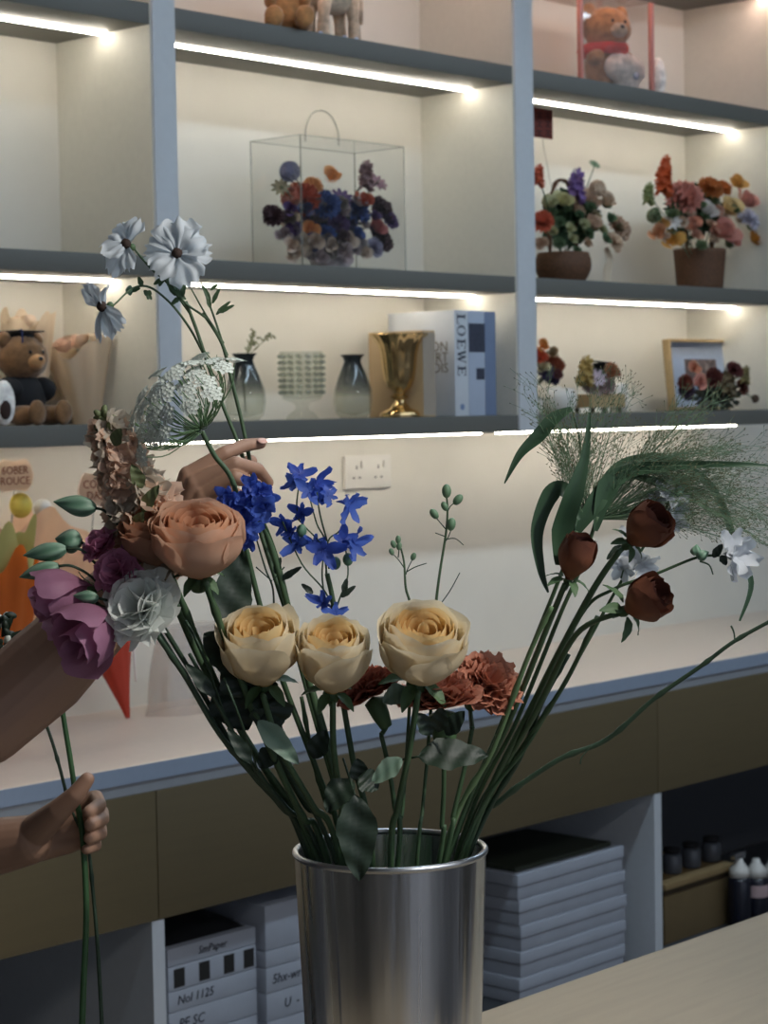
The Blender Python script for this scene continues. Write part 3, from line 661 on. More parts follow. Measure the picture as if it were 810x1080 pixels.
# wrapped bouquets behind the bears
def wrap_cone(mb, base, top, rb, rt, n=60, pl=9, seed=0, flare=.25, open_dir=None):
    base, top = V(base), V(top); ax = top-base; Mx = frame(ax, base); L = ax.length; r = random.Random(seed); ph = [r.random()*6 for _ in range(4)]
    def fn(u, v):
        a = u*2*pi; f = v**1.1; R = lerp(rb, rt, f)*(1+.07*sin(pl*a+ph[0])*v+.05*sin(4*a+ph[1])*v); z = L*v*(1+flare*.35*sin(3*a+ph[2])*v*v+.04*sin(7*a+ph[3])*v)
        return (R*cos(a), R*sin(a), z)
    mb.grid(fn, n, 12, Mx, None, True)
def bouquet(label, base, top, rb, rt, mp, fl, seed, cat='bouquet', inner=None):
    t = thing('wrapped_bouquet', label, cat, base)
    b = MB(); wrap_cone(b, base, top, rb, rt, seed=seed); b.build('wrapping_paper', mp, t)
    base, top = V(base), V(top); c = lerp(base, top, .93)
    if inner:
        b = MB(); wrap_cone(b, lerp(base, top, .15), top+(top-base)*.12, rb*1.1, rt*.86, seed=seed+5, pl=7); b.build('inner_paper', inner, t)
    r = random.Random(seed)
    for i, (rgb, kind, k) in enumerate(fl):
        ax = (top-base).normalized(); x = ax.orthogonal().normalized(); y = ax.cross(x); a = i*2.4; q = rt*.62*sqrt((i+.4)/max(1, len(fl)))
        mb = MB(); Mx = frame(ax+(x*cos(a)+y*sin(a))*.3, c+(x*cos(a)+y*sin(a))*q, a); R = rt*k
        (lobloom(mb, Mx, R, i) if kind == 'rose' else ruffle(mb, Mx, R, R, 7, i, 3)); mb.build('bloom', cm(rgb), t)
    return t
mcrm = mat('cream_paper', (224, 204, 178), .7, 0, .03, 10, trans=.25)
p0 = V((px_x(92, YF+.21, Z3), YF+.21, Z3)); 
bouquet('cream paper bouquet lying open behind the graduate bear', p0, p0+V((-.03, -.01, .17)), .03, .075, mcrm, [((226, 204, 184), 'rose', .4), ((222, 190, 170), 'rose', .4), ((230, 214, 196), 'rose', .4)], 4)
p0 = V((px_x(30, YF+.24, Z3), YF+.235, Z3)); bouquet('cream paper bouquet peeking above the mortarboard', p0, p0+V((0, 0, .22)), .03, .055, mcrm, [((230, 210, 190), 'rose', .45), ((226, 200, 170), 'rose', .4)], 9)

# top shelf, middle bay: brown bear and pale toy animal
yt = YF+.06; base = V((px_x(303, yt, Z1+.06), yt, Z1)); t, Mx = bear('teddy_bear', 'orange brown plush bear on the top shelf, cut by the picture edge', base, RH*.1-FH, .19, mtan, mcream, 8)
yt = YF+.10; x = px_x(350, yt, Z1+.06); t = thing('toy_horse', 'pale standing plush animal beside the bear on the top shelf', 'plush toy', (x, yt, Z1))
b = MB(); b.ball((x, yt, Z1+.115), (.075, .04, .045), None, 22, 14, .06, 5); b.build('torso', mcream, t)
for dx in (-.052, .052):
    for dy in (-.022, .022): b = MB(); b.tube([V((x+dx, yt+dy, Z1)), V((x+dx*1.02, yt+dy, Z1+.01)), V((x+dx*.96, yt+dy, Z1+.06)), V((x+dx*.85, yt+dy, Z1+.11))], [.0145, .016, .0135, .020], 12); b.build('leg', mcream, t)
h = MB(); h.tube([V((x-.05, yt, Z1+.13)), V((x-.075, yt, Z1+.165)), V((x-.085, yt, Z1+.185))], [.026, .022, .02], 12); h.ball((x-.097, yt, Z1+.185), (.034, .02, .022), None, 16, 10); hh_ = h.build('head', mcream, t)
for q in (-1, 1): MB().ball((x-.08, yt+.014*q, Z1+.21), (.007, .005, .015), None, 8, 6).build('ear', mcream, hh_)
MB().tube([V((x+.07, yt, Z1+.13)), V((x+.095, yt, Z1+.11)), V((x+.10, yt, Z1+.06))], [.006, .01, .004], 8).build('tail', mcream, t)
bead = mat('glass_bead', (190, 205, 235), .05, 0, 0)
for px, py in ((337.5, 31.5), (363.5, 38.5), (375.5, 40.5)):
    p = on_y(px, py, YF+.035); o = MB().ball((p.x, p.y, Z1+.0062), .006, None, 14, 10).build('glass_bead', bead)
    tag(o, 'glass bead lying on the top shelf edge in front of the pale plush animal', 'bead', 'glass beads on the top shelf')

# top shelf, right: clear box with pink edges holding a bear and white cushion
yp = YF+.03; xa = px_x(612, yp, Z1+.1); xb = px_x(687, yp, Z1+.1); dp = .17; hp = .24
t = thing('pink_edged_box', 'clear box with pink corner posts on the top right shelf', 'display box', ((xa+xb)/2, yp+dp/2, Z1))
mpk = mat('pink_plastic', (226, 150, 138), .3, 0, .02, 20)
q = .006
for x in (xa, xb):
    for y in (yp, yp+dp): MB().box((x-q, y-q, Z1), (x+q, y+q, Z1+hp), .001).build('corner_post', mpk, t, True, None, 40)
b = MB(); b.box((xa, yp-.0012, Z1+.002), (xb, yp+.0012, Z1+hp-.002)); b.build('panel', glassy('acrylic'if False else 'acrylic_clear', (244, 240, 238), .95), t, False)
MB().box((xa, yp, Z1+hp-.001), (xb, yp+dp, Z1+hp+.003)).build('lid', glassy('acrylic_clear', (244, 240, 238), .95), t, False)
base = V((px_x(637, yp+.095, Z1+.06), yp+.095, Z1)); bt, Mx = bear('teddy_bear', 'honey brown bear with red scarf inside the pink edged box', base, RH*.55-FH*.85, .25, mtan, mcream, 12, legs=False)
b = MB(); b.lathe([(.18, .40), (.25, .39), (.28, .45), (.26, .51), (.18, .53)], 30, Mx, lambda a, z: 1+.05*sin(7*a)); b.build('scarf', mat('red_felt', (220, 48, 30), .85, 0, .08, 40), bt)
p = on_y(659, 58, yp+.045); w = thing('white_cushion', 'fluffy white plush cushion with a round shiny button in the pink edged box', 'cushion', (p.x, p.y, Z1))
b = MB(); b.ball((p.x, p.y, Z1+.062), (.084, .03, .044), None, 40, 24, .08, 9, 3); b.ball((p.x+.01, p.y+.004, Z1+.028), (.05, .026, .028), None, 22, 12, .08, 6, 5); b.build('body', mwhite, w)
MB().ball((p.x+.012, p.y-.028, Z1+.042), (.012, .006, .010), None, 14, 8).build('button', bead, w)
p = on_y(694, 58, yp+.05); b = MB(); b.ball((p.x, p.y, Z1+.055), (.02, .022, .055), None, 18, 12, .08, 6, 2); o = b.build('white_pompom', mwhite); tag(o, 'narrow white plush standing just right of the pink edged box', 'plush toy')

# ---- right bay, third shelf
Mv, Ma = (126, 72, 84), (150, 84, 60)
yq = YF+.13; x = px_x(577, yq, Z3+.1); t = thing('flower_pot', 'white pot with a round orange and plum bouquet tight against the column', 'flower pot', (x, yq, Z3)); mcer = mat('white_ceramic', (226, 220, 212), .35, 0, .02, 20)
b = MB(); b.lathe([(.001, Z3), (.032, Z3), (.04, Z3+.02), (.042, Z3+.05), (.036, Z3+.072), (.03, Z3+.07), (.001, Z3+.06)], 40, T(x, yq, 0)); b.build('pot', mcer, t)
f = MB(); foliage(f, (x, yq, Z3+.12), (.042, .035, .045), 90, .022, 5); f.build('foliage', mleafd, t)
blooms(t, yq-.02, Z3, [(570, 376, 7, (196, 92, 66), 'carnation'), (573, 365, 6, (208, 140, 76), 'rose'), (583, 373, 6, (150, 130, 100), 'rose'), (586, 384, 8, Ma, 'carnation'), (577, 393, 8, (84, 72, 110), 'carnation'), (572, 388, 6, (190, 180, 150), 'rose'), (582, 398, 7, (70, 62, 92), 'carnation'), (588, 394, 5, (110, 70, 70), 'carnation')], 41)
yq2 = YF+.06; x = px_x(590, yq2, Z3+.05); t = thing('ceramic_swan_dish', 'white curved ceramic dish between the potted bouquet and the small cart', 'dish', (x, yq2, Z3)); b = MB()
b.lathe([(.001, Z3), (.03, Z3), (.044, Z3+.02), (.047, Z3+.045), (.04, Z3+.066), (.037, Z3+.066), (.04, Z3+.04), (.001, Z3+.012)], 40, T(x, yq2, 0)); b.build('bowl', mcer, t)
b = MB(); b.tube(spline([V((x+.03, yq2, Z3+.03)), V((x+.05, yq2, Z3+.05)), V((x+.055, yq2, Z3+.028)), V((x+.042, yq2, Z3+.012))], 6), .007, 10); b.build('handle', mcer, t)
x = px_x(567, YF+.02, Z3+.02); t = thing('small_picture_block', 'little grey framed block at the foot of the right column', 'ornament', (x, YF+.02, Z3)); MB().box((x-.014, YF+.014, Z3), (x+.02, YF+.026, Z3+.042), .002).build('frame', mat('grey_frame', (158, 150, 138), .5, 0, .02, 20), t, True, None, 40); MB().box((x-.009, YF+.0135, Z3+.006), (x+.015, YF+.0139, Z3+.036)).build('picture', mat('pale_picture', (206, 198, 186), .6, 0, .1, 60), t, False)
# graduation planter cart
yc = YF+.06; x = px_x(631, yc, Z3+.05); t = thing('flower_cart', 'tiny wooden flower cart with a black graduation cap on its blooms', 'flower planter', (x, yc, Z3)); mwd = wood('pale_wood', (186, 160, 118), (166, 140, 100))
b = MB(); b.box((x-.075, yc-.035, Z3+.014), (x+.075, yc+.035, Z3+.05), .003); b.build('box', mwd, t, True, None, 40)
for dx in (-.06, .06):
    for dy in (-.025, .025): MB().lathe([(.001, Z3), (.006, Z3), (.007, Z3+.0135), (.001, Z3+.0138)], 14, T(x+dx, yc+dy, 0)).build('foot', mat('dark_wood', (70, 56, 44), .6, 0, .1, 20), t)
f = MB(); foliage(f, (x, yc, Z3+.085), (.05, .03, .04), 90, .022, 15); f.build('foliage', mleafd, t)
blooms(t, yc-.012, Z3, [(618, 392, 8, (186, 160, 96), 'spike'), (631, 398, 8, (196, 178, 190), 'daisy'), (645, 390, 7, (176, 120, 86), 'carnation'), (622, 406, 8, (176, 150, 146), 'carnation'), (640, 406, 8, (170, 142, 146), 'carnation'), (650, 394, 5, (150, 96, 80), 'rose'), (614, 401, 6, (180, 160, 100), 'carnation'), (632, 410, 6, (182, 160, 160), 'rose')], 51)
p = on_y(632, 384, yc-.01); c = MB(); c.lathe([(.010, p.z-.018), (.018, p.z+.002), (.001, p.z+.004)], 20, T(p.x, p.y, 0)); c.box((-.03, -.03, 0), (.03, .03, .004), .001, Matrix.Translation((p.x, p.y, p.z+.004)) @ Matrix.Rotation(.5, 4, 'Z') @ Matrix.Rotation(.12, 4, 'X')); c.build('mortarboard', black, t, True, None, 40)
x = px_x(661, YF+.09, Z3+.05); b = MB(); b.lathe([(.001, Z3), (.022, Z3), (.026, Z3+.03), (.028, Z3+.066), (.024, Z3+.078), (.016, Z3+.08), (.001, Z3+.079)], 32, T(x, YF+.12, 0)); o = b.build('white_jar', mcer); tag(o, 'plain white jar just right of the tiny flower cart', 'jar')
# framed picture
yf = YF+.15; xa = px_x(712, yf, Z3+.1); xb = px_x(779, yf, Z3+.1); hf = .205; Mx = Matrix.Translation((0, yf, Z3+.003)) @ Matrix.Rotation(-.10, 4, 'X') @ Matrix.Rotation(-.0, 4, 'Y')
t = thing('picture_frame', 'pale wood picture frame with a grey blue mat leaning on the right shelf', 'picture frame', ((xa+xb)/2, yf, Z3)); bwd = .008
b = MB()
for lo, hi in (((xa, 0, 0), (xa+bwd, .024, hf)), ((xb-bwd, 0, 0), (xb, .024, hf)), ((xa+bwd, 0, 0), (xb-bwd, .024, bwd)), ((xa+bwd, 0, hf-bwd), (xb-bwd, .024, hf))): b.box(lo, hi, .001, Mx)
b.build('frame', mwd, t, True, None, 40)
MB().box((xa+bwd, .008, bwd), (xb-bwd, .02, hf-bwd), 0, Mx).build('mat_board', mat('blue_grey_mat', (164, 174, 192), .8, 0, .04, 60), t, False)
wf = xb-xa; pa, pb = xa+wf*.24, xb-wf*.27
MB().box((pa, .0065, hf*.34), (pb, .0079, hf*.72), 0, Mx).build('print', mat('dark_print', (74, 52, 52), .5, 0, .5, 55, (120, 104, 100)), t, False)
f = MB(); f.ball((lerp(pa, pb, .4), .0062, hf*.6), (.012, .0006, .02), Mx, 10, 6); f.ball((lerp(pa, pb, .68), .0062, hf*.57), (.011, .0006, .02), Mx, 10, 6); f.build('printed_shape', mat('print_light', (132, 116, 110), .6, 0, .3, 60), t)
# dried bunch before it
yd = YF+.075; x = px_x(757, yd, Z3+.03); t = thing('dried_bunch', 'low bunch of dried plum and pink flowers lying before the picture frame', 'dried flowers', (x, yd, Z3))
f = MB(); foliage(f, (x, yd, Z3+.038), (.115, .03, .034), 240, .03, 25, .6); f.build('foliage', mleafd, t)
blooms(t, yd-.01, Z3, [(732, 389, 6, (212, 152, 126), 'rose'), (738, 404, 7, (214, 158, 146), 'rose'), (723, 403, 7, (120, 60, 48), 'carnation'), (724, 413, 8, (74, 62, 78), 'carnation'), (753, 398, 9, (104, 54, 50), 'carnation'), (775, 390, 8, (100, 52, 52), 'carnation'), (783, 408, 7, (108, 60, 48), 'carnation'), (768, 404, 8, (112, 100, 76), 'spike'), (786, 396, 5, (132, 124, 84), 'spike'), (798, 420, 4, (90, 70, 56), 'puff')], 61)

# ================================================================== on the worktop, left
zc = ZCT+.0006
mor = mat('orange_paper', (232, 120, 44), .6, 0, .05, 10, trans=.4); mbei = mat('beige_paper', (236, 200, 168), .7, 0, .03, 10, trans=.45); mred = mat('red_paper', (208, 76, 56), .55, 0, .04, 10, trans=.3); mgrn = mat('lime_paper', (190, 186, 120), .7, 0, .05, 10, trans=.2)
p0 = P_on(-4, 3.30, zc)
bouquet('orange and lime paper bouquet standing on the worktop at the left edge', p0, on_y(4, 592, 3.24), .03, .07, mor, [((226, 150, 70), 'rose', .3), ((220, 120, 60), 'carnation', .3), ((230, 180, 120), 'rose', .3), ((190, 190, 110), 'rose', .28), ((226, 150, 70), 'carnation', .3)], 71, inner=mgrn)
def signcard(t, px0, py0, px1, py1, y, rows, m):
    a = on_y(px0, py0, y); b_ = on_y(px1, py1, y); w, h = b_.x-a.x, a.z-b_.z; pts = []
    b = MB(); n = 48
    def rim(th): 
        k = 1+.06*cos(6*th); return (a.x+w/2+w*.5*k*max(-1, min(1, 1.15*cos(th))), a.z-h/2+h*.5*k*max(-1, min(1, 1.15*sin(th))))
    vs = []; fs = []
    for yy in (y, y+.002):
        for k in range(n): q = rim(2*pi*k/n); vs.append((q[0], yy, q[1]))
    fs = [tuple(range(n)), tuple(range(n, 2*n))[::-1]]+[(k, n+k, n+(k+1) % n, (k+1) % n) for k in range(n)]
    b.add(vs, fs); c = b.build('card', m, t, False, 'pale scalloped message card')
    b = MB()
    for j, s in enumerate(rows):
        vs, fs = text_mesh(s, h*.36); b.add([V((a.x+w*.5+q.x*1.0, y-.0008-q.z, a.z-h*(.34+.34*j)+q.y)) for q in vs], fs)
    b.build('lettering', mat('brown_ink', (156, 84, 58), .6, 0, 0), c, False)
    MB().tube([V((a.x+w*.5, y+.003, b_.z+.01)), V((a.x+w*.5, y+.02, b_.z-.10))], .0015, 6).build('stick', mat('clear_stick', (170, 168, 160), .4, 0, 0), c)
p1 = P_on(12, 3.45, zc)
t = bouquet('beige paper bouquet with a lettered card, standing behind the orange one', p1, on_y(68, 566, 3.42), .03, .125, mbei, [((232, 196, 120), 'rose', .2), ((236, 216, 200), 'rose', .2), ((232, 190, 160), 'rose', .22), ((226, 180, 150), 'carnation', .2), ((236, 216, 200), 'rose', .2)], 75)
mcard = mat('card_white', (240, 224, 208), .6, 0, .02, 20, trans=.55)
signcard(t, -4, 486, 35, 517, 3.40, ('6OBER', 'ROUCE'), mcard)
p = on_y(22, 533, 3.40); b = MB(); b.ball(p, (.024, .022, .026), None, 18, 12); b.build('lemon', mat('lemon', (222, 196, 84), .45, 0, .08, 60), t, True, 'yellow lemon'); p = on_y(45, 536, 3.40); b = MB(); b.ball(p, .019, None, 18, 12); b.build('white_ball', mat('white_plastic'), t, True, 'white ball')
p2 = on_z(135, 757, zc)
t = bouquet('red paper bouquet whose pointed end stands on the worktop left of the stems', p2, p2+V((-.06, .02, .26)), .005, .075, mred, [((226, 178, 150), 'rose', .32), ((222, 140, 120), 'carnation', .3), ((232, 200, 170), 'rose', .3), ((214, 110, 90), 'rose', .3)], 79, inner=mbei)
signcard(t, 83, 500, 117, 533, 3.40, ('CORE', 'DAS'), mcard)
b = MB(); q0 = lerp(p2, p2+V((-.06, .02, .26)), .25); b.tube(spline([q0+V((.022, -.02, .09)), q0+V((.014, -.032, .05)), q0+V((.022, -.026, .015))], 6), .0022, 6); b.build('ribbon', mat('white_ribbon', (232, 222, 216), .5, 0, 0), t, True, 'thin white ribbon')
# clear bag behind stems
pa = P_on(205, 3.43, zc); b = MB(); Mx = Matrix.Translation(pa)
t = thing('clear_flower_bag', 'crumpled clear wrapping bag on the worktop behind the left stems', 'bag', pa)
def fn(u, v):
    a = u*2*pi; k = (.11*(1-.25*v))*(1+.05*sin(5*a+3*v)+.03*sin(11*a-4*v)); return (k*cos(a)*1.15, k*sin(a)*.55, .19*v)
b.grid(fn, 64, 10, Mx, None, True); b.build('film', glassy('film', (236, 232, 230), .86, .12), t)

# ================================================================== in the niches
mbx = mat('white_card_box', (176, 180, 190), .65, 0, .03, 20); mbx2 = mat('grey_card_box', (162, 165, 174), .7, 0, .04, 20)
scr = mat('pen_ink', (40, 42, 52), .6, 0, 0)
ZN = .0705
def flatbox(name, label, x0, x1, y0, y1, z0, z1, txt=None, m=mbx, group=None, lid=True, cat='box', tx=.4, dx=0):
    t = thing(name, label, cat, ((x0+x1)/2, (y0+y1)/2, z0), group); h = z1-z0; lh = h*.48
    if lid:
        MB().box((x0+.003, y0+.003, z0), (x1-.003, y1-.003, z1-lh-.0008), .002).build('base', mbx2 if m is mbx else m, t, True, None, 40)
        MB().box((x0, y0, z1-lh), (x1, y1, z1), .003).build('lid', m, t, True, None, 40)
    else: MB().box((x0, y0, z0), (x1, y1, z1), .003).build('box_body', m, t, True, None, 40)
    if txt:
        vs, fs = text_mesh(txt, min(.028, h*.62 if not lid else lh*1.05)); b = MB(); b.add([V((lerp(x0, x1, tx)+v.x+v.y*.2, y0-.0006-v.z, (z1-(lh if lid else h)*.5)+v.y)) for v in vs], fs); b.build('lettering', scr, t, False)
    return t
yn = YC+.06
# right stack in the middle niche: px 505..665, y 880..1040
def zpx(px, py, y): return on_y(px, py, y).z
yr = YC+.05; xs0 = px_x(547, yr, .4); xs1 = px_x(659, yr, .4)
ztop = zpx(600, 908, yr); zlow = ZN; n = 8; hstep = (zpx(600, 908, yr)-zpx(600, 1026, yr))/7
seq = []; z = ztop; k = 0
while z-hstep > zlow-.02 and k < 12: seq.append((z-hstep, z)); z -= hstep; k += 1
hh2 = (ztop-ZN)/max(1, round((ztop-ZN)/(hstep*1.75))); nb = max(1, round((ztop-ZN)/(hstep*1.75)))
ords = ['topmost', 'second from the top', 'third from the top', 'fourth from the top', 'fifth from the top', 'sixth from the top', 'lowest', 'lowest']
for k in range(nb):
    zt_ = ztop-k*hh2; j = (-.004, .0, .006, .002, -.003, .004, 0)[k % 7]
    flatbox('flower_carton', 'flat white lidded carton, %s in the stack right of the metal bucket' % ords[k], xs0+j, xs1+j, yr, yr+.30, zt_-hh2+.0006, zt_, group=None)
MB_ = MB(); MB_.box((xs0+.012, yr+.02, ztop+.0008), (xs1-.03, yr+.285, ztop+.012), .002); o = MB_.build('dark_folder', mat('dark_green_card', (52, 58, 44), .7, 0, .05, 20), None, True, None, 40); tag(o, 'dark green folder lying on top of the white carton stack', 'folder')
# left stacks: px 175..282 and 270..325
yl = YC+.05; x0 = px_x(177, yl, .4); x1 = px_x(270, yl, .4)
def Zl(py): return zpx(225, py, yl)
rows = [(1002, 1020, 'Sim paper', .55), (1022, 1034, None, .5), (1032, 1056, 'Nol 1125', .3), (1058, 1078, None, .4), (1080, 1104, 'PE SC', .2), (1106, 1128, 'Foam', .5)]
zz = [Zl(989), Zl(1008), Zl(1034), Zl(1056), Zl(1084)]
names = [('white box with black scrawled writing, topmost of the left stack in the middle niche', 'SmPaper', .5), ('white box with slot cut-outs, second of the left stack in the middle niche', None, .4), ('white box with a short number written on it, third of the left stack', 'Nol 1125', .3), ('white box near the frame bottom, fourth of the left stack', 'PE SC', .25)]
for (a, bq), (lb, tx, tp) in zip(zip(zz, zz[1:]), names):
    t = flatbox('paper_box', lb, x0, x1, yl, yl+.26, bq+.0008, a, tx, lid=False, tx=tp)
    if tx is None:
        for q in (.06, .34, .62, .85): MB().box((lerp(x0, x1, q), yl-.0006, bq+.006), (lerp(x0, x1, q+.12), yl+.001, a-.006)).build('slot', mat('slot_dark'), t, False)
k = zz[-1]; flatbox('paper_box', 'white box lowest of the left stack, standing on the niche floor', x0, x1, yl, yl+.26, ZN+.0005, k, None, lid=True)
t = thing('black_bag', 'flattened black bag lying on the left box stack in the middle niche', 'bag', ((x0+x1)/2, yl+.1, zz[0])); b = MB()
def fn(u, v): return (lerp(x0+.004, x1-.01, u), lerp(yl+.02, yl+.24, v), zz[0]+.001+.042*(sin(pi*min(1, max(0, u)))**.5)*(sin(pi*v)**.5)+.006*noise.noise(V((u*5, v*5, 1)))*sin(pi*u)*sin(pi*v))
b.grid(fn, 24, 18); b.add([(x0+.004, yl+.02, zz[0]+.0006), (x1-.01, yl+.02, zz[0]+.0006), (x1-.01, yl+.24, zz[0]+.0006), (x0+.004, yl+.24, zz[0]+.0006)], [(0, 3, 2, 1)]); b.build('bag_body', mat('black_plastic', (20, 20, 22), .35, 0, .1, 20), t)
yl2 = YC+.035; xx0 = x1+.012; xx1 = px_x(352, yl2, .4)
def Zr(py): return zpx(295, py, yl2)
ww = [Zr(952), Zr(1000), Zr(1018), Zr(1045), Zr(1075)]
nm = [('tall plain white box, topmost of the stack behind the metal bucket', None), ('thin white box, second of the stack behind the metal bucket', None), ('white box with dark handwriting behind the metal bucket', '5hx-wrap'), ('white box with two short marks behind the metal bucket', 'U  -')]
for (a, bq), (lb, tx) in zip(zip(ww, ww[1:]), nm): flatbox('paper_box', lb, xx0, xx1, yl2, yl2+.24, bq+.0008, a, tx, lid=False, tx=.36)
flatbox('paper_box', 'white box lowest of the stack behind the metal bucket', xx0, xx1, yl2, yl2+.24, ZN+.0005, ww[-1], None, lid=True)
# right niche
yk = YC+.10; x0 = px_x(700, yk, .35); x1 = px_x(773, yk, .35); zt_ = zpx(735, 922, yk)
mkr = mat('kraft_board', (104, 86, 56), .75, 0, .06, 20); t = thing('cardboard_box', 'brown cardboard box with open lid rim in the right niche', 'box', ((x0+x1)/2, yk+.12, ZN))
MB().box((x0, yk, ZN+.0004), (x1, yk+.24, zt_-.034), .002).build('box_body', mkr, t, True, None, 40)
b = MB(); b.box((x0-.006, yk-.008, zt_-.016), (x1+.006, yk+.246, zt_), .003); b.build('lid', mat('kraft_light', (142, 118, 80), .7, 0, .05, 20), t, True, None, 40)
MB().box((x0+.006, yk+.006, zt_-.034), (x1-.006, yk+.234, zt_-.016)).build('neck', mat('kraft_dark', (70, 58, 40), .8, 0, .05, 20), t, False)
mjar = mat('grey_jar', (84, 88, 96), .3, 0, .05, 20)
jl = ['small grey jar on the cardboard box, left of the row', 'small grey jar in the middle of the row on the cardboard box', 'small grey jar on the cardboard box, right of the row']
for k in range(3):
    px = (709, 729, 750)[k]; x = px_x(px, yk+.06, zt_); t = thing('jar', jl[k], 'jar', (x, yk+.06, zt_+.0006)); z0 = zt_+.0006
    MB().lathe([(.001, z0), (.024, z0), (.026, z0+.006), (.026, z0+.045), (.02, z0+.052), (.001, z0+.053)], 28, T(x, yk+.06, 0)).build('glass', mjar, t); MB().lathe([(.001, z0+.0535), (.021, z0+.0535), (.022, z0+.065), (.001, z0+.067)], 28, T(x, yk+.06, 0)).build('lid', black, t)
blb = ['dark spray bottle with a white trigger head beside the cardboard box', 'dark bottle with a pale label and white cap in the right niche', 'dark bottle with white cap at the right picture edge']
for k in range(3):
    px, yy = ((779, YC+.06), (797, YC+.05), (814, YC+.06))[k]; x = px_x(px, yy, .4); t = thing('bottle', blb[k], 'bottle', (x, yy, ZN+.0005)); z0 = ZN+.0005; zt2 = zpx(px, 925, yy)
    MB().lathe([(.001, z0), (.028, z0), (.031, z0+.006), (.031, zt2-.01), (.027, zt2), (.001, zt2+.001)], 30, T(x, yy, 0)).build('bottle_body', mat('dark_bottle', (26, 28, 40), .25, 0, .05, 20), t)
    MB().lathe([(.001, zt2+.001), (.027, zt2+.001), (.026, zt2+.022), (.012, zt2+.04), (.009, zt2+.05), (.001, zt2+.051)], 24, T(x, yy, 0)).build('cap', mat('white_plastic'), t)
    if k == 0: b = MB(); b.box((x-.03, yy-.009, zt2+.05), (x+.02, yy+.009, zt2+.068), .004); b.build('trigger_head', mat('chrome', (210, 215, 225), .12, 1, 0), t, True, None, 40)
    if k == 1: b = MB(); b.open0 = True; b.lathe([(.0314, zt2-.05), (.0314, zt2-.018)], 30, T(x, yy, 0)); b.build('label_band', mat('pinkish_label', (186, 160, 160), .6, 0, .05, 20), t)
# ================================================================== cut flowers in the bucket
mstem = mat('stem_green', (62, 88, 58), .55, 0, .15, 30); mstd = mat('stem_dark', (44, 66, 48), .55, 0, .15, 30); mstl = mat('stem_light', (96, 124, 84), .55, 0, .12, 30)
mlf = mat('rose_leaf', (27, 43, 32), .55, 0, .15, 20, (36, 54, 40), True); mlf2 = mat('pale_leaf', (96, 122, 104), .55, 0, .12, 20, (120, 142, 124), True); mgl = mat('grass_blade', (40, 68, 46), .5, 0, .12, 20, (54, 82, 58), True)
mcal = mat('calyx', (70, 98, 62), .6, 0, .1, 30)
def depth(p): return (p-CAM).dot(FW)
nb_ = [0]
def stem_path(pxs, d0, rim=True, dmid=None):
    P2 = [V((x, y)) for x, y in pxs]; L = [0]
    for a, b in zip(P2, P2[1:]): L.append(L[-1]+(b-a).length)
    if rim:
        pr = on_z(pxs[-1][0], pxs[-1][1], ZR); q = V((pr.x-BC.x, pr.y-BC.y, 0))
        if q.length > .086: q *= .086/q.length
        pr = V((BC.x+q.x, BC.y+q.y, ZR)); d1 = depth(pr)
    else: d1 = dmid if dmid else d0
    out = []
    for (x, y), l in zip(pxs, L): out.append(at(x, y, lerp(d0, d1, l/L[-1])))
    if rim:
        out[-1] = pr; nb_[0] += 1; a = nb_[0]*2.4; k = .02+.035*((nb_[0]*7) % 5)/5
        pb = V((BC.x-q.x*.35+cos(a)*k*.6, BC.y-q.y*.35+sin(a)*k*.6, ZB+.012+.006*(nb_[0] % 4))); out.append(pb)
    return out
def flower(name, label, cat, pxs, d0, r0, r1, m=None, group=None, rim=True, dmid=None, nodes=0):
    P = stem_path(pxs, d0, rim, dmid); S = spline(P, 7); t = thing(name, label, cat, P[-1], group); k = len(S)
    rad = [lerp(r0, r1, i/(k-1)) for i in range(k)]
    for j in range(nodes):
        i = int(k*(.12+.7*j/max(1, nodes)))
        if i < k: rad[i] *= 1.35
    MB().tube(S, rad, 10).build('stem', m or mstem, t); return t, S
def sepals(t, M, R, n=5, m=None, down=.3, L=1.0):
    for k in range(n):
        a = 2*pi*k/n+.4; b = MB(); base = M @ V((R*.25*cos(a), R*.25*sin(a), 0)); tip = M @ V((R*L*cos(a), R*L*sin(a), -R*down)); leaf_mb(b, base, tip, R*.34, (M.to_3x3() @ V((0, 0, 1))), .22, .25, 8); b.build('sepal', m or mcal, t)
def leaf(t, bx, by, tx, ty, w, d, dt=0, nrm=None, droop=.05, m=None, fold=.22, label=None, stalk=None):
    b = MB(); p, q = at(bx, by, d), at(tx, ty, d+dt); leaf_mb(b, p, q, w, nrm or (-FW+UP*.4), droop, fold, 18, .10); o = b.build('leaf', m or mlf, t, True, label)
    if stalk: MB().tube(spline([p, at(stalk[0], stalk[1], stalk[2] if len(stalk) > 2 else d)], 4), .0012, 6).build('leaf_stalk', mstd, o)
    return o
def twig(t, pts, r=.0011, m=None, name='side_stem'):
    MB().tube(spline(pts, 5), [lerp(r*.8, r*1.1, i/(5*(len(pts)-1))) for i in range(5*(len(pts)-1)+1)], 6).build(name, m or mstem, t)

mcr = mat('cream_petal', (234, 212, 168), .6, 0, .04, 60, (238, 228, 202), True, .42); mcrc = mat('cream_heart', (232, 190, 122), .6, 0, .04, 60, (238, 212, 158), True, .42)
mpe = mat('peach_petal', (216, 176, 148), .6, 0, .05, 60, (222, 182, 154), True, .42); mpec = mat('peach_heart', (206, 150, 114), .6, 0, .05, 60, (220, 172, 138), True, .42)
mtn = mat('tan_petal', (176, 134, 110), .6, 0, .06, 60, (186, 140, 114), True, .42); mtnc = mat('tan_heart', (160, 110, 86), .6, 0, .05, 60, (180, 130, 102), True, .42)
mbr = mat('brown_petal', (148, 90, 58), .65, 0, .12, 60, (104, 60, 44), True, .12); mbrc = mat('brown_heart', (100, 54, 38), .7, 0, .1, 60, (76, 40, 32), True, .1)

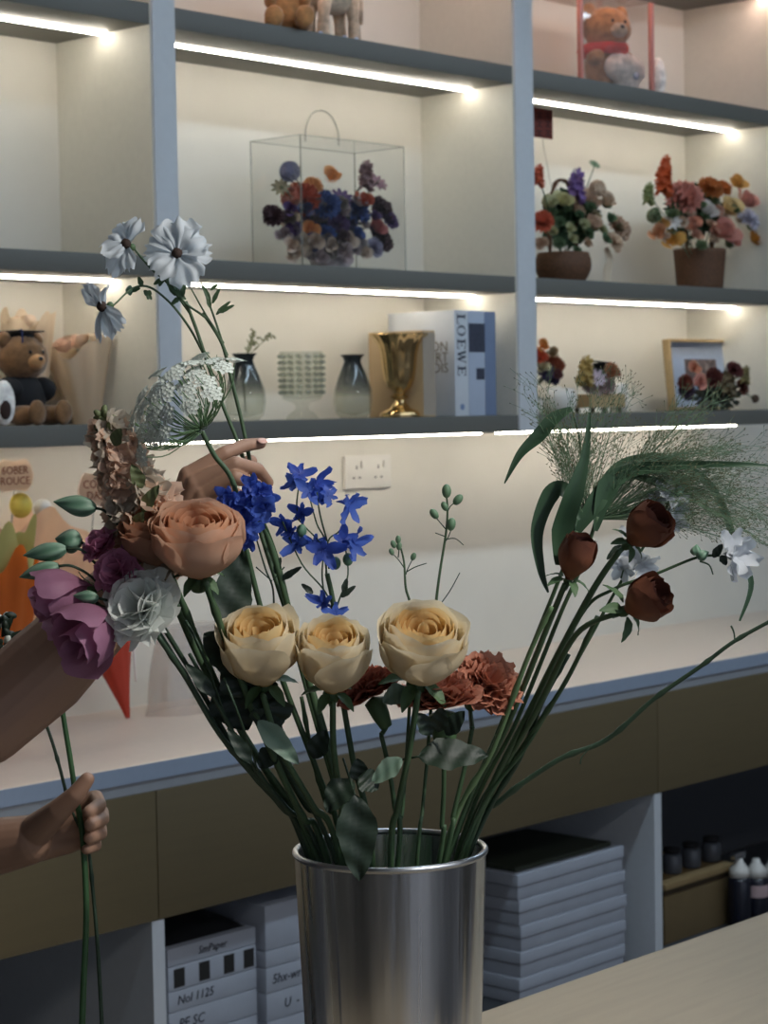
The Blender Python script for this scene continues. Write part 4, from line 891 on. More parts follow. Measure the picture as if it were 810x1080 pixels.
def bl_rose(t, S, px, py, d, axis, R, H, N, m, mc, seed, open_=.5, sep=1., curl=.16, spin=0, point=.22):
    """rose head whose middle is seen at (px,py); the stem reaches its base"""
    ax = V(axis).normalized(); c = at(px, py, d); base = c-ax*H*.46; Mx = frame(ax, base, spin)
    rose(t, Mx, R, H, N, m, mc, open_, seed, 'petal', curl, point)
    b = MB(); b.lathe([(.002, -R*.42), (R*.16, -R*.36), (R*.24, -R*.16), (R*.2, R*.03), (.001, R*.05)], 16, Mx); b.build('calyx', mcal, t)
    p = S[0]; q = Mx @ V((0, 0, -R*.38)); MB().tube(spline([q, lerp(q, p, .5)-ax*.004, p], 5), .0026, 8).build('neck', mstem, t)
    if sep: sepals(t, Mx, R*sep, 5, None, .35)
    return Mx
lab3 = ['leftmost of the three cream roses at the front of the bucket', 'middle cream rose at the front of the bucket', 'rightmost and most open cream rose at the front of the bucket']
up = V((0, 0, 1))
def A(r, f, u): return RH*r+FH*f+up*u
G3 = 'cream roses in the bucket'
t, S = flower('cream_rose', lab3[0], 'rose', [(277, 733), (296, 790), (330, 850), (358, 903)], 1.99, .003, .0034, group=G3); bl_rose(t, S, 276, 690, 1.99, A(-.06, -.50, .85), .0395, .073, 22, mcr, mcrc, 3, .35, .8, .2)
leaf(t, 292, 742, 262, 722, .03, 2.0, .01); leaf(t, 284, 735, 285, 772, .042, 2.02, .01, A(.3, -.8, .3), .1)
t, S = flower('cream_rose', lab3[1], 'rose', [(351, 742), (352, 790), (360, 850), (370, 905)], 1.99, .003, .0034, group=G3); bl_rose(t, S, 351, 699, 1.99, A(.06, -.48, .87), .0365, .070, 22, mcr, mcrc, 5, .25, .8, .16)
t, S = flower('cream_rose', lab3[2], 'rose', [(441, 730), (432, 790), (420, 850), (412, 908)], 1.98, .003, .0034, group=G3); bl_rose(t, S, 444, 688, 1.98, A(.1, -.56, .82), .0435, .074, 26, mcr, mcrc, 8, .5, .85, .18)
leaf(t, 430, 727, 404, 741, .02, 2.0, .0, None, .15, mlf2); leaf(t, 441, 798, 515, 797, .034, 2.0, .01, A(0, -.75, .66), .06, None, .18, 'dark pointed leaf', (418, 802, 2.03))
leaf(t, 424, 800, 392, 826, .018, 2.0, .0, None, .05, mlf2, .3)
# middle one's long hanging leaf and its neighbour
t = bpy.data.objects['cream_rose.001']
leaf(t, 374, 838, 379, 929, .037, 1.985, .0, A(.1, -1, .1), .05, None, .22, 'long dark leaf hanging over the bucket rim', (362, 800, 2.02)); leaf(t, 372, 822, 345, 857, .028, 2.0, -.01, A(-.4, -.8, .3), .2); leaf(t, 378, 820, 399, 832, .024, 2.0, 0, A(.2, -.8, .5), .2); leaf(t, 380, 825, 377, 800, .018, 2.01, 0)
t, S = flower('peach_rose', 'large open peach rose in front of the raised hand', 'rose', [(216, 612), (240, 680), (276, 770), (318, 860), (343, 900)], 1.955, .0032, .0036, nodes=3)
bl_rose(t, S, 209, 577, 1.955, A(.05, -.46, .88), .0455, .066, 24, mpe, mpec, 11, .55, .6, .12, 0, .12)
leaf(t, 236, 668, 255, 578, .038, 2.0, .01, A(.2, -1, .1), -.08, None, .2, 'big dark leaf behind the peach rose'); leaf(t, 262, 735, 240, 690, .04, 2.01, 0); leaf(t, 250, 700, 215, 668, .034, 2.0, .0)
leaf(t, 272, 760, 315, 806, .02, 2.0, 0, None, .05, mlf2, .3, 'pale folded leaf')
t, S = flower('tan_rose', 'dull tan rose squeezed between the stock spike and the peach rose', 'rose', [(178, 600), (215, 690), (256, 775), (308, 850), (332, 898)], 2.01, .003, .0034, nodes=3)
bl_rose(t, S, 164, 570, 1.975, A(-.2, -.45, .85), .0325, .058, 22, mtn, mtnc, 17, .5, .8)
leaf(t, 232, 720, 262, 770, .045, 2.03, 0); leaf(t, 225, 690, 268, 700, .045, 2.04, .01)
lb = ['dark brown rose lowest on the left of the three, closed', 'dark brown rose, topmost of the three on the right side', 'dark brown rose with spread sepals, rightmost of the three']
GB = 'brown roses on the right'
t, S = flower('brown_rose', lb[0], 'rose', [(596, 616), (577, 662), (535, 765), (478, 888)], 2.0, .0028, .0034, group=GB); bl_rose(t, S, 607, 590, 2.0, A(.3, -.25, .9), .0185, .045, 16, mbr, mbrc, 4, .1, 1.3, .05)
t, S = flower('brown_rose', lb[1], 'rose', [(654, 580), (622, 628), (566, 735), (494, 890)], 2.0, .003, .0036, group=GB); bl_rose(t, S, 680, 558, 2.0, A(.62, -.5, .62), .0235, .046, 18, mbr, mbrc, 9, .3, .9, .1)
t, S = flower('brown_rose', lb[2], 'rose', [(647, 648), (607, 670), (568, 745), (500, 886)], 1.985, .0026, .0034, group=GB); bl_rose(t, S, 679, 634, 1.985, A(.75, -.5, .45), .0235, .044, 18, mbr, mbrc, 13, .3, 1.35, .1)

# lisianthus
mwl = mat('white_lisianthus', (228, 232, 228), .6, 0, .03, 60, (236, 240, 236), True, .42); mpl = mat('mauve_lisianthus', (158, 104, 130), .6, 0, .06, 60, (180, 130, 160), True, .42); mpd = mat('mauve_dark', (182, 108, 140), .6, 0, .08, 60, (200, 136, 168), True, .42); mbud = mat('green_bud', (84, 122, 98), .5, 0, .1, 30, (120, 152, 130), True)
def lisi(t, px, py, d, axis, R, H, m, n, seed, wav=.28, curl=.3, stem_to=None, open_=1.):
    ax = V(axis).normalized(); base = at(px, py, d)-ax*H*.5; Mx = frame(ax, base, seed); b0 = None
    core = MB()
    for k in range(5): petal(core, Mx, k*2.4+seed, 1.2, R*lerp(.25, .6, k/4), H*.95, .1, 0, wav, seed*7+k, .3, .08, 12, 10)
    b0 = core.build('bloom', m, t)
    for k in range(n):
        b = MB(); petal(b, Mx, 2*pi*k/n+seed, .80, R*(.85+.2*(k % 2)), H*(.9+.06*(k % 2)), curl*open_, .1, wav, seed*17+k, .12, .05, 16, 12, .1); b.build('petal', m, b0)
    b = MB(); b.lathe([(.001, -R*.28), (R*.1, -R*.22), (R*.15, 0), (.001, R*.05)], 12, Mx); b.build('calyx', mcal, t); sepals(t, Mx @ Matrix.Translation((0, 0, -R*.05)), R*.7, 5, mcal, -.5)
    q = Mx @ V((0, 0, -R*.25))
    if stem_to: twig(t, [q, lerp(q, at(*stem_to), .45)-ax*.012, at(*stem_to)], .0014, mstd)
    return q
def bud(t, bx, by, tx, ty, d, w, stem_to=None, m=None):
    b = MB(); p, q = at(bx, by, d), at(tx, ty, d); ax = q-p; L = ax.length; Mx = frame(ax, p)
    b.grid(lambda u, v: (w*.5*(sin(pi*min(1, .04+v*.97)**.75)**.9+.02)*(1+.10*cos(5*u*2*pi+v*5))*cos(u*2*pi), w*.5*(sin(pi*min(1, .04+v*.97)**.75)**.9+.02)*(1+.10*cos(5*u*2*pi+v*5))*sin(u*2*pi), L*v), 30, 14, Mx, lambda u, v: .5+.5*cos(5*u*2*pi+v*5), True); o = b.build('bud', m or mbud, t)
    if stem_to:
        pts = [p]+[at(*s) for s in stem_to]; MB().tube(spline(pts, 5), .0014, 6).build('bud_stem', mstd, o)
def lisi_ruf(t, px, py, d, axis, R, m, seed, stem_to, lay=5, n=6, fq=3.6, am=.2):
    ax = V(axis).normalized(); Mx = frame(ax, at(px, py, d)-ax*R*.45, seed); b = MB(); ruffle(b, Mx, R, R, n, seed, lay, fq, am, 1.0); b.build('bloom', m, t)
    b = MB(); b.lathe([(.001, -R*.35), (R*.13, -R*.28), (R*.24, R*.05), (.001, R*.2)], 14, Mx); b.build('calyx', mcal, t); sepals(t, Mx, R*.5, 5, mcal, -.2); q = Mx @ V((0, 0, -R*.32)); twig(t, [q, lerp(q, at(*stem_to), .5)-ax*.006, at(*stem_to)], .0014, mstd)
t, S = flower('white_lisianthus', 'white ruffled lisianthus below the peach rose on the left', 'lisianthus', [(167, 672), (196, 715), (232, 775), (278, 830), (318, 893)], 1.95, .0024, .003, mstd, nodes=2)
lisi_ruf(t, 147, 640, 1.945, A(-.35, -.75, .4), .0345, mwl, 3, (167, 672, 1.955))
t, S = flower('mauve_lisianthus', 'mauve lisianthus with two small ruffled blooms and long green buds', 'lisianthus', [(140, 612), (165, 650), (205, 715), (248, 790), (302, 852), (338, 899)], 1.985, .0022, .003, mstd, nodes=3)
lisi_ruf(t, 105, 574, 1.985, A(-.5, -.5, .65), .0185, mpd, 5, (140, 612, 1.985), 4, 5); lisi_ruf(t, 123, 602, 1.965, A(-.3, -.85, .3), .0225, mpd, 8, (140, 612, 1.985), 5, 5)
bud(t, 101, 536, 56, 529, 1.985, .019, [(113, 541, 1.985), (134, 568, 1.985), (150, 625, 1.985)]); bud(t, 70, 579, 24, 586, 1.98, .017, [(86, 580, 1.98), (104, 597, 1.985), (140, 620, 1.99)]); bud(t, 62, 597, 20, 609, 1.975, .016, [(76, 597, 1.975), (96, 608, 1.98), (120, 632, 1.99), (160, 645, 1.985)]); bud(t, 86, 572, 58, 568, 1.995, .022, [(100, 582, 1.995)])
t, S = flower('mauve_lisianthus', 'mauve lisianthus whose two big drooping blooms hang before the raised arm', 'lisianthus', [(118, 634), (150, 645), (188, 700), (240, 785), (296, 850), (326, 897)], 1.96, .0022, .003, mstd, nodes=3)
lisi(t, 66, 632, 1.975, A(-.85, -.3, -.25), .031, .062, mpl, 4, 6, .10, -.05, (112, 632, 1.96)); lisi(t, 95, 668, 1.95, A(-.5, -.62, -.38), .033, .068, mpl, 4, 14, .10, .0, (118, 634, 1.96))
bud(t, 104, 631, 77, 628, 1.955, .012, [(116, 634, 1.957)])
t, S = flower('lisianthus_stem', 'dark bare forked stem lying along the left edge of the bunch', 'stem', [(200, 690), (225, 735), (262, 800), (300, 852), (322, 896)], 1.97, .0018, .003, mstd, nodes=4)
twig(t, [S[10], at(214, 690, 1.98), at(196, 655, 1.985)], .0013, mstd); twig(t, [S[16], at(252, 755, 1.96), at(236, 715, 1.96)], .0012, mstd)
leaf(t, 226, 735, 196, 700, .012, 1.965, 0, None, .1); leaf(t, 265, 805, 240, 768, .012, 1.965, 0, None, .1)
for k, (lb_, pp, dd) in enumerate([('slim green stem leaning left beneath the leftmost cream rose', [(248, 690), (275, 755), (312, 830), (352, 901)], 2.03), ('dark stem crossing behind the leftmost cream rose', [(262, 725), (290, 790), (322, 850), (356, 894)], 2.05), ('thin stem rising between the left and middle cream roses', [(318, 735), (330, 800), (345, 850), (364, 893)], 2.06)]):
    t, S = flower('cut_flower_stem', lb_, 'stem', pp, dd, .002, .003, (mstd, mstd, mstem)[k], nodes=3)
    leaf(t, pp[1][0], pp[1][1], pp[1][0]+(24, -16, 14)[k], pp[1][1]+(26, 20, -30)[k], .02, dd-.01, 0, None, .1)

# stock spike
mstk = mat('stock_petal', (210, 172, 150), .65, 0, .08, 60, (226, 198, 176), True, .42); mstk2 = mat('stock_petal_pale', (190, 178, 162), .65, 0, .08, 60, (204, 194, 178), True, .42); mstg = mat('stock_green', (98, 108, 70), .6, 0, .15, 40)
t, S = flower('stock_spike', 'thick dusty pink stock spike leaning left above the lisianthus', 'stock', [(118, 445), (140, 510), (165, 585), (208, 690), (254, 770), (302, 848), (328, 897)], 2.0, .003, .004, nodes=2)
ax0, ax1 = at(112, 452, 2.0), at(172, 590, 2.0); rg = random.Random(4); axd = (ax1-ax0).normalized()
sx = axd.cross(FW).normalized(); sy = axd.cross(sx)
for k in range(46):
    q = k/45; c = lerp(ax0, ax1, q); a = k*2.4+rg.random(); rr = lerp(.013, .034, min(1, q*1.6)); d = sx*cos(a)+sy*sin(a); b = MB(); ori = d*.9-axd*.25
    for l in range(2): star_floret(b, frame(ori, c+d*rr*(.55+.2*l), a+l*.6), lerp(.016, .0255, q)*(1-.2*l), 5, .9, .55-.3*l, k+l*50, .55, 0, .5)
    b.build('floret', mstk if k % 3 else mstk2, t)
for k in range(14):
    a = k*2.4; d = sx*cos(a)+sy*sin(a); c = at(112, 447, 2.0); q = MB(); q.ball((0, 0, 0), (.0035, .0035, .0065), frame(d*.6-axd, c+d*(.003+.008*(k/14))+axd*(.022*k/14-.012)), 8, 6); q.build('bud', mstg, t)
for (x, y, tx, ty) in ((120, 470, 128, 452), (150, 515, 139, 490), (150, 540, 168, 512), (140, 560, 152, 540)): leaf(t, x, y, tx, ty, .012, 1.97, -.01, None, .1, mstg)

# ammi umbel
mamm = mat('ammi_white', (222, 230, 222), .8, 0, .1, 80); mamg = mat('ammi_green', (92, 124, 84), .6, 0, .12, 40)
t, S = flower('lace_umbel', 'white lacy umbel flower leaning left, its stem crossing the raised hand', 'lace flower', [(213, 455), (226, 480), (247, 512), (262, 590), (292, 700), (335, 815), (362, 898)], 2.02, .0024, .0032)
c0 = at(212, 452, 2.02); axu = A(-.62, -.25, .68).normalized(); Mu = frame(axu, c0); rg = random.Random(8)
nr = 46
for k in range(nr):
    z = 1-.62*(k+.5)/nr; a = k*2.39996; q = sqrt(1-z*z); d = V((q*cos(a), q*sin(a), z*.9)); L = .070*(.88+.2*rg.random()); tip = Mu @ (d*L); mid = Mu @ V((d.x*L*.68, d.y*L*.68, d.z*L*.34))
    MB().tube(spline([c0, mid, tip], 4), .0006, 5).build('umbel_ray', mamg, t); b = MB(); dd = (tip-c0).normalized(); Mf = frame(dd*1.4+axu*.5+V((rg.uniform(-.3, .3), rg.uniform(-.3, .3), rg.uniform(-.3, .3))), tip)
    for j in range(20):
        aa = j*2.4; rr = .0098*sqrt((j+.3)/20); pj = V((rr*cos(aa), rr*sin(aa), .005-.2*rr)); b.tube([tip, Mf @ pj], .00022, 3, False); star_floret(b, Mf @ frame((pj.x*30, pj.y*30, 1), pj, aa), .0025, 5, .85, .1, j)
    b.build('umbellet', mamm, t)
b = MB()
for k in range(16):
    a = 2*pi*k/16; q_ = .9+.25*rg.random(); P = spline([c0, Mu @ V((.024*cos(a), .024*sin(a), .002)), Mu @ V((.044*q_*cos(a), .044*q_*sin(a), .018)), Mu @ V((.05*q_*cos(a), .05*q_*sin(a), .045*q_))], 5); e = P[-1]; b.tube(P, .0005, 4)
    for j in (6, 8, 10, 12): b.tube([P[j], P[j]+(e-c0)*.16+V((rg.uniform(-.006, .006), rg.uniform(-.006, .006), rg.uniform(-.006, .002)))], .0004, 4)
b.build('bracts', mamg, t)

# delphinium
mdl = mat('delphinium_blue', (66, 96, 184), .55, 0, .1, 60, (84, 116, 208), True, .42); mdl2 = mat('delphinium_deep', (52, 76, 168), .55, 0, .1, 60, (70, 100, 196), True, .42)
t, S = flower('blue_delphinium', 'dense blue delphinium head right in front of the curled fingers', 'delphinium', [(262, 528), (282, 565), (304, 640), (326, 722), (350, 810), (374, 900)], 2.03, .0028, .0034, mstem)
rg = random.Random(3)
for k, (x, y) in enumerate([(240, 519), (236, 530), (246, 536), (252, 523), (262, 515), (270, 520), (276, 512), (282, 520), (258, 540), (262, 552), (252, 546), (268, 532), (266, 505), (244, 527), (260, 562), (278, 528)]):
    b = MB(); star_floret(b, frame(A(rg.uniform(-.8, .8), -.8, rg.uniform(-.5, .8)), at(x, y+6, 2.01+rg.uniform(-.012, .012)), k), 0.0118+.002*rg.random(), 5, .7, .35, k, .5, .012, .5); star_floret(b, frame(A(rg.uniform(-.6, .6), -.8, rg.uniform(-.3, .6)), at(x, y+6, 2.003), k+.6), .0065, 4, .7, .6, k+30, .4); b.build('floret', mdl if k % 2 else mdl2, t)
twig(t, [at(268, 548, 2.03), at(277, 548, 2.03), at(292, 585, 2.04), at(306, 640, 2.05)], .0012); leaf(t, 290, 605, 296, 588, .006, 2.04, 0); leaf(t, 296, 612, 318, 598, .006, 2.04, 0)
# thin side sprig left of the thick stem
twig(t, [at(268, 560, 2.04), at(280, 600, 2.04), at(288, 622, 2.05), at(289, 660, 2.06)], .001, mstd); twig(t, [at(287, 613, 2.05), at(270, 598, 2.05)], .0007, mstd); twig(t, [at(288, 612, 2.05), at(300, 598, 2.05)], .0007, mstd)
t, S = flower('blue_delphinium', 'airy blue delphinium spray rising behind the two left cream roses', 'delphinium', [(345, 605), (352, 640), (356, 700), (372, 800), (392, 900)], 2.05, .0024, .0034, mstem)
fls = [(316, 500, 2.05, .4), (326, 518, 2.04, .2), (334, 512, 2.05, .9), (310, 508, 2.06, -.6), (318, 541, 2.05, -.3), (369, 532, 2.04, .8), (306, 560, 2.05, -.7), (313, 573, 2.05, -.3), (341, 580, 2.03, .1), (333, 573, 2.05, .3), (362, 570, 2.05, .3), (374, 574, 2.04, .9), (341, 636, 2.05, -.5), (354, 648, 2.04, .5), (300, 552, 2.06, -.6), (346, 522, 2.05, .6)]
hub = [(352, 625, 2.05)]
for k, (x, y, d, s) in enumerate(fls):
    b = MB(); p = at(x, y, d); star_floret(b, frame(A(s, -.7, .45-.3*(k % 3)), p, k*.8), .0132+.002*(k % 3), 5, .5, .3, k*3, .4, .018, .8); b.build('floret', mdl if k % 2 else mdl2, t)
for pts in ([(326, 522), (334, 552), (343, 570), (347, 600)], [(312, 545), (322, 556), (340, 577), (345, 610)], [(368, 540), (358, 560), (346, 571), (344, 605)], [(364, 576), (367, 606), (358, 632), (352, 650)], [(316, 508), (313, 532), (316, 548)], [(341, 584), (340, 612), (346, 650)], [(298, 550), (318, 594), (340, 620), (352, 640)], [(334, 516), (337, 540), (345, 571)]): twig(t, [at(x, y, 2.052) for x, y in pts], .0009, mstem)
for (x, y, tx, ty) in ((330, 626, 318, 616), (360, 630, 375, 618), (362, 625, 366, 610)): leaf(t, x, y, tx, ty, .005, 2.05, 0)
for (x, y) in ((318, 560), (354, 594), (367, 590)): b = MB(); p = at(x, y, 2.05); b.ball(p, (.0055, .005, .0065), None, 10, 8); b.build('bud', mbud, t)

# bud sprigs
def sprig(label, pxs, d, buds, twigs):
    t, S = flower('bud_sprig', label, 'bud sprig', pxs, d, .0008, .0022, mstem)
    for (x, y, r, sx_) in buds:
        p = at(x, y, d); b = MB(); b.ball((0, 0, 0), (r*.55, r*.55, r*.82), frame(A(sx_, 0, 1), p), 12, 9); b.build('bud', mat('sprig_bud', (96, 128, 98), .5, 0, .1, 40), t); 
    for pts in twigs: twig(t, [at(x, y, d) for x, y in pts], .0006, mstd)
sprig('shorter thin sprig of tiny green buds above the gap left of the open cream rose', [(421, 572), (426, 592), (428, 620), (434, 650), (432, 740), (425, 850), (420, 905)], 2.05, [(420, 569, .005, 0), (415, 574, .005, -.4), (421, 576, .005, .2), (413, 582, .0045, -.4), (436, 587, .005, .4)], [((413, 583), (420, 590), (427, 600)), ((435, 590), (430, 600), (428, 606)), ((450, 594), (438, 598), (429, 603)), ((421, 578), (420, 588))])
sprig('taller thin sprig of green buds rising above the open cream rose', [(471, 522), (472, 540), (470, 565), (463, 610), (459, 650), (455, 740), (446, 850), (440, 905)], 2.05, [(471, 518, .0085, 0), (483, 527, .0075, .9), (469, 534, .006, -.5), (458, 542, .007, -.7), (476, 553, .008, .2)], [((480, 530), (475, 534), (472, 540)), ((459, 545), (465, 552), (470, 558)), ((476, 558), (473, 566), (469, 572)), ((489, 575), (480, 568), (470, 569)), ((485, 604), (474, 624), (460, 643)), ((459, 562), (470, 566))])

# carnations
mca = mat('rust_carnation', (170, 104, 82), .7, 0, .1, 60, (190, 128, 104), True, .15); mca2 = mat('rust_deep', (158, 88, 70), .7, 0, .1, 60, (182, 110, 90), True, .15)
def carn(label, pxs, d, c, axis, R, m, seed, rim=True):
    t, S = flower('carnation', label, 'carnation', pxs, d, .0022, .0028, mstem); ax = V(axis).normalized(); p = at(c[0], c[1], d); Mx = frame(ax, p, seed); b = MB(); ruffle(b, Mx, R, R, 8, seed, 6, 6.5, .17, .95); b.build('bloom', m, t)
    b = MB(); b.lathe([(.001, -R*1.05), (R*.2, -R*1.0), (R*.29, -R*.6), (R*.34, -R*.05), (.001, R*.1)], 18, Mx); b.build('calyx', mcal, t); q = Mx @ V((0, 0, -R*1.02)); twig(t, [q, lerp(q, S[0], .5), S[0]], .0024); return t
carn('rust carnation half hidden under the middle cream rose', [(402, 775), (410, 810), (416, 850), (420, 905)], 2.04, (394, 738), A(-.35, -.1, .8), .030, mca2, 3)
t = carn('rust carnation facing away just under the open cream rose', [(468, 790), (468, 830), (466, 870), (464, 903)], 2.03, (466, 752), A(-.1, -.1, .9), .040, mca, 5)
for (x, y, tx, ty) in ((455, 775, 440, 752), (470, 775, 490, 750), (462, 772, 466, 745)): leaf(t, x, y, tx, ty, .016, 2.0, -.01, None, .1)
carn('rust carnation facing the viewer, right of the open cream rose', [(498, 768), (490, 810), (478, 860), (470, 902)], 2.05, (509, 728), A(.35, -.65, .55), .031, mca, 8)

# white bellflower sprays
mwf = mat('white_floret', (200, 206, 214), .6, 0, .05, 60, (214, 220, 226), True, .42)
def wspray(label, pxs, d, fl, twigs, buds, leaves=()):
    t, S = flower('white_larkspur', label, 'larkspur', pxs, d, .0012, .0024, mstem)
    for k, (x, y, r, dr, du) in enumerate(fl): b = MB(); star_floret(b, frame(A(dr, -.75, du), at(x, y, d), k), r, 6, .6, .3, k+60, .35, .014, .5); b.build('floret', mwf, t)
    for pts in twigs: twig(t, [at(x, y, d) for x, y in pts], .0009)
    for (x, y, tx, ty) in buds: bud(t, x, y, tx, ty, d, .010)
    for l in leaves: leaf(t, *l, .007, d, 0, None, .1, mlf)
wspray('white larkspur spray whose bloom stands out at the far right', [(759, 586), (735, 588), (690, 606), (646, 622), (612, 650), (560, 760), (492, 887)], 2.02, [(774, 580, .023, .6, .3), (777, 590, .024, .8, -.3)], [((752, 606), (748, 596), (738, 592))], [(735, 588, 748, 582), (733, 586, 735, 574)], [(760, 586, 766, 596), (752, 588, 762, 574)])
wspray('white larkspur spray half hidden behind the brown roses', [(700, 545), (680, 575), (650, 622), (618, 680), (560, 780), (490, 892)], 2.06, [(706, 522, .016, .3, .6), (712, 540, .017, .6, -.3), (692, 530, .014, -.4, .4), (713, 552, .013, .4, -.5), (666, 588, .016, -.5, .3), (680, 596, .018, .3, -.5), (656, 598, .017, -.6, -.4), (665, 562, .012, 0, .6)], [((706, 525), (700, 545)), ((660, 592), (655, 610))], [(712, 522, 722, 515)], [(656, 575, 640, 590)])
t, S = flower('bare_branch', 'bare knotty stem reaching far out to the right edge', 'stem', [(822, 650), (775, 676), (740, 702), (690, 737), (640, 780), (588, 802), (526, 846), (494, 886)], 2.05, .0018, .0034, mstd, nodes=6)
twig(t, [at(775, 676, 2.05), at(774, 667, 2.05), at(771, 660, 2.05)], .001, mstd); twig(t, [at(625, 786, 2.06), at(614, 798, 2.06), at(612, 806, 2.06)], .0007, mstd)
for k, (lb_, pp, dd, m) in enumerate([('pale straight stem at the front of the right bundle', [(582, 640), (558, 690), (520, 790), (468, 900)], 1.99, mstl), ('long green stem in the middle of the right bundle', [(630, 650), (596, 720), (550, 790), (504, 882)], 2.03, mstem), ('dark stem deep in the right bundle', [(600, 690), (572, 740), (548, 800), (506, 888)], 2.08, mstd)]):
    t, S = flower('cut_flower_stem', lb_, 'stem', pp, dd, .0022, .003, m, nodes=3)

# ornamental grass with airy seed heads
mhair = mat('seed_hair', (92, 120, 92), .7, 0, .2, 40); mseed = mat('grass_seed', (104, 104, 76), .8, 0, .3, 60)
def grass(label, pxs, d, blades, fans, seed):
    t, S = flower('ornamental_grass', label, 'grass', pxs, d, .0018, .0026, mstem); rg = random.Random(seed)
    for (pts, ws) in blades: b = MB(); ribbon(b, [at(x, y, d+dd) for x, y, dd in pts], ws, -FW+UP*.2+RT*.2); b.build('blade', mgl, t)
    if fans:
        hair, sd = MB(), MB()
        for (bx, by, a0, a1, n, l0, l1, sag) in fans:
            for k in range(n):
                a = radians(lerp(a0, a1, rg.random())); L = lerp(l0, l1, rg.random()); z = rg.uniform(-.05, .05); y0 = rg.uniform(0, 1); ox = rg.gauss(0, 5)
                P = [at(bx+ox*(1-s)+L*s*cos(a), by-L*s*sin(a)+sag*L*s*s*abs(cos(a)), d+.01+z*s) for s in (0, .25, .5, .75, 1)]; P = spline(P, 3); hair.tube(P, [.00045-.0003*i/(len(P)-1) for i in range(len(P))], 3, False)
                for j in range(rg.randint(5, 9)):
                    i = rg.randint(4, len(P)-1); aa = a+rg.choice((-1, 1))*rg.uniform(.15, .6); l = rg.uniform(10, 34)*FPX**0; x, y, dd = proj(P[i]); e = at(x+l*cos(aa), y-l*sin(aa)+.1*l, dd+rg.uniform(-.008, .008)); hair.tube([P[i], lerp(P[i], e, .5)+UP*.0006, e], .00017, 3, False); sd.ball((0, 0, 0), (.0005, .0005, .0013), frame(e-P[i], e), 5, 3)
                    for q in range(2): e2 = lerp(P[i], e, .6)+(UP*rg.uniform(-1, 1)+RT*rg.uniform(-.3, 1))*.008; hair.tube([lerp(P[i], e, .5), e2], .00014, 3, False); sd.ball((0, 0, 0), (.00045, .00045, .0012), frame(e2-P[i], e2), 4, 3)
        o = hair.build('seed_hairs', mhair, t); o['kind'] = 'stuff'; o = sd.build('seeds', mseed, t); o['kind'] = 'stuff'
grass('tall grass with the widest airy seed head and blades arching right', [(630, 545), (612, 600), (590, 650), (545, 760), (486, 888)], 2.06,
      [([(628, 560, 0), (640, 515, 0), (665, 497, 0), (705, 492, -.01), (745, 490, -.02), (780, 490, -.03), (815, 492, -.03)], [.004, .021, .014, .009, .007, .005, .002]), ([(600, 572, 0), (628, 530, 0), (652, 495, .01), (680, 484, .02), (702, 484, .03), (742, 505, .04), (764, 540, .04), (776, 580, .04), (792, 615, .04), (780, 655, .04)], [.004, .019, .014, .010, .008, .008, .008, .008, .006, .002])],
      [(632, 548, 2, 62, 120, 90, 205, .22), (620, 545, 60, 118, 44, 60, 150, .0), (655, 500, -16, 30, 60, 60, 165, .25)], 5)
grass('grass with two upright strap blades on the left of the right side', [(608, 560), (590, 610), (566, 670), (528, 765), (476, 893)], 2.03,
      [([(588, 596, -.01), (592, 560, -.01), (605, 520, -.02), (617, 480, -.02), (622, 435, -.02)], [.005, .021, .019, .008, .002]), ([(612, 548, 0), (596, 518, 0), (580, 522, 0), (566, 560, 0), (570, 600, 0), (578, 625, 0)], [.004, .015, .017, .013, .008, .002])],
      [(604, 540, 62, 110, 22, 70, 150, .0)], 9)
t = bpy.data.objects['ornamental_grass.001']
b = MB(); ribbon(b, [at(603, 431, 2.05), at(585, 441, 2.05), at(568, 460, 2.05), at(548, 480, 2.05), at(532, 510, 2.05)], [.004, .013, .014, .008, .001], -FW+UP*.3); 
# its foot is the thin blade base that runs down to the sheath
twig(t, [at(603, 431, 2.05), at(612, 470, 2.052), at(612, 520, 2.05), at(606, 560, 2.04)], .0011, mgl, 'blade_base'); b.build('blade', mgl, t)
# ================================================================== cosmos held in the raised hand
mcs = mat('cosmos_petal', (196, 206, 214), .6, 0, .04, 60, (212, 220, 226), True, .3); mctr = mat('cosmos_centre', (52, 36, 30), .8, 0, .2, 80)
def cosmos(t, px, py, d, axis, petals, stem_to):
    p = at(px, py, d); ax = V(axis).normalized(); Mx = frame(ax, p); inv = Mx.inverted(); c = MB(); c.ball((0, 0, .002), (.0055, .0055, .005), Mx, 14, 9, .12, 8)
    hd = c.build('flower_head', mctr, t, True, 'dark flower centre')
    for k, (tx, ty, w, dt) in enumerate(petals):
        b = MB(); tip = at(tx, ty, d+dt); dr = tip-p; L = dr.length; dn = dr/L; sd = dn.cross(ax); sd = sd.normalized() if sd.length > .1 else ax.orthogonal(); nn = sd.cross(dn)
        def fn(u, v):
            uu = u*2-1; ww = w*.5*(.14+.86*sin(min(1, v*1.15)*pi/2)**1.2)*(1-.22*max(0, v-.8)/.2); rag = (.07*sin(uu*11+k*2)+.05*noise.noise(V((uu*6, k*3.1, 0))))*v**3
            return p+dn*(L*v*(1-.14*uu*uu*v+rag))+sd*uu*ww+nn*(.10*L*sin(pi*v)+.05*w*sin(uu*8+k)*v+.12*w*noise.noise(V((uu*2.4, v*2, k*5.5))))
        b.grid(fn, 16, 10); b.build('petal', mcs, hd)
    q = p-ax*.008; b = MB(); b.ball(q, .004, None, 10, 7); b.build('calyx', mcal, t); s = [at(*x) for x in stem_to]; twig(t, [q-ax*.004]+s, .0012)
dC = 2.12
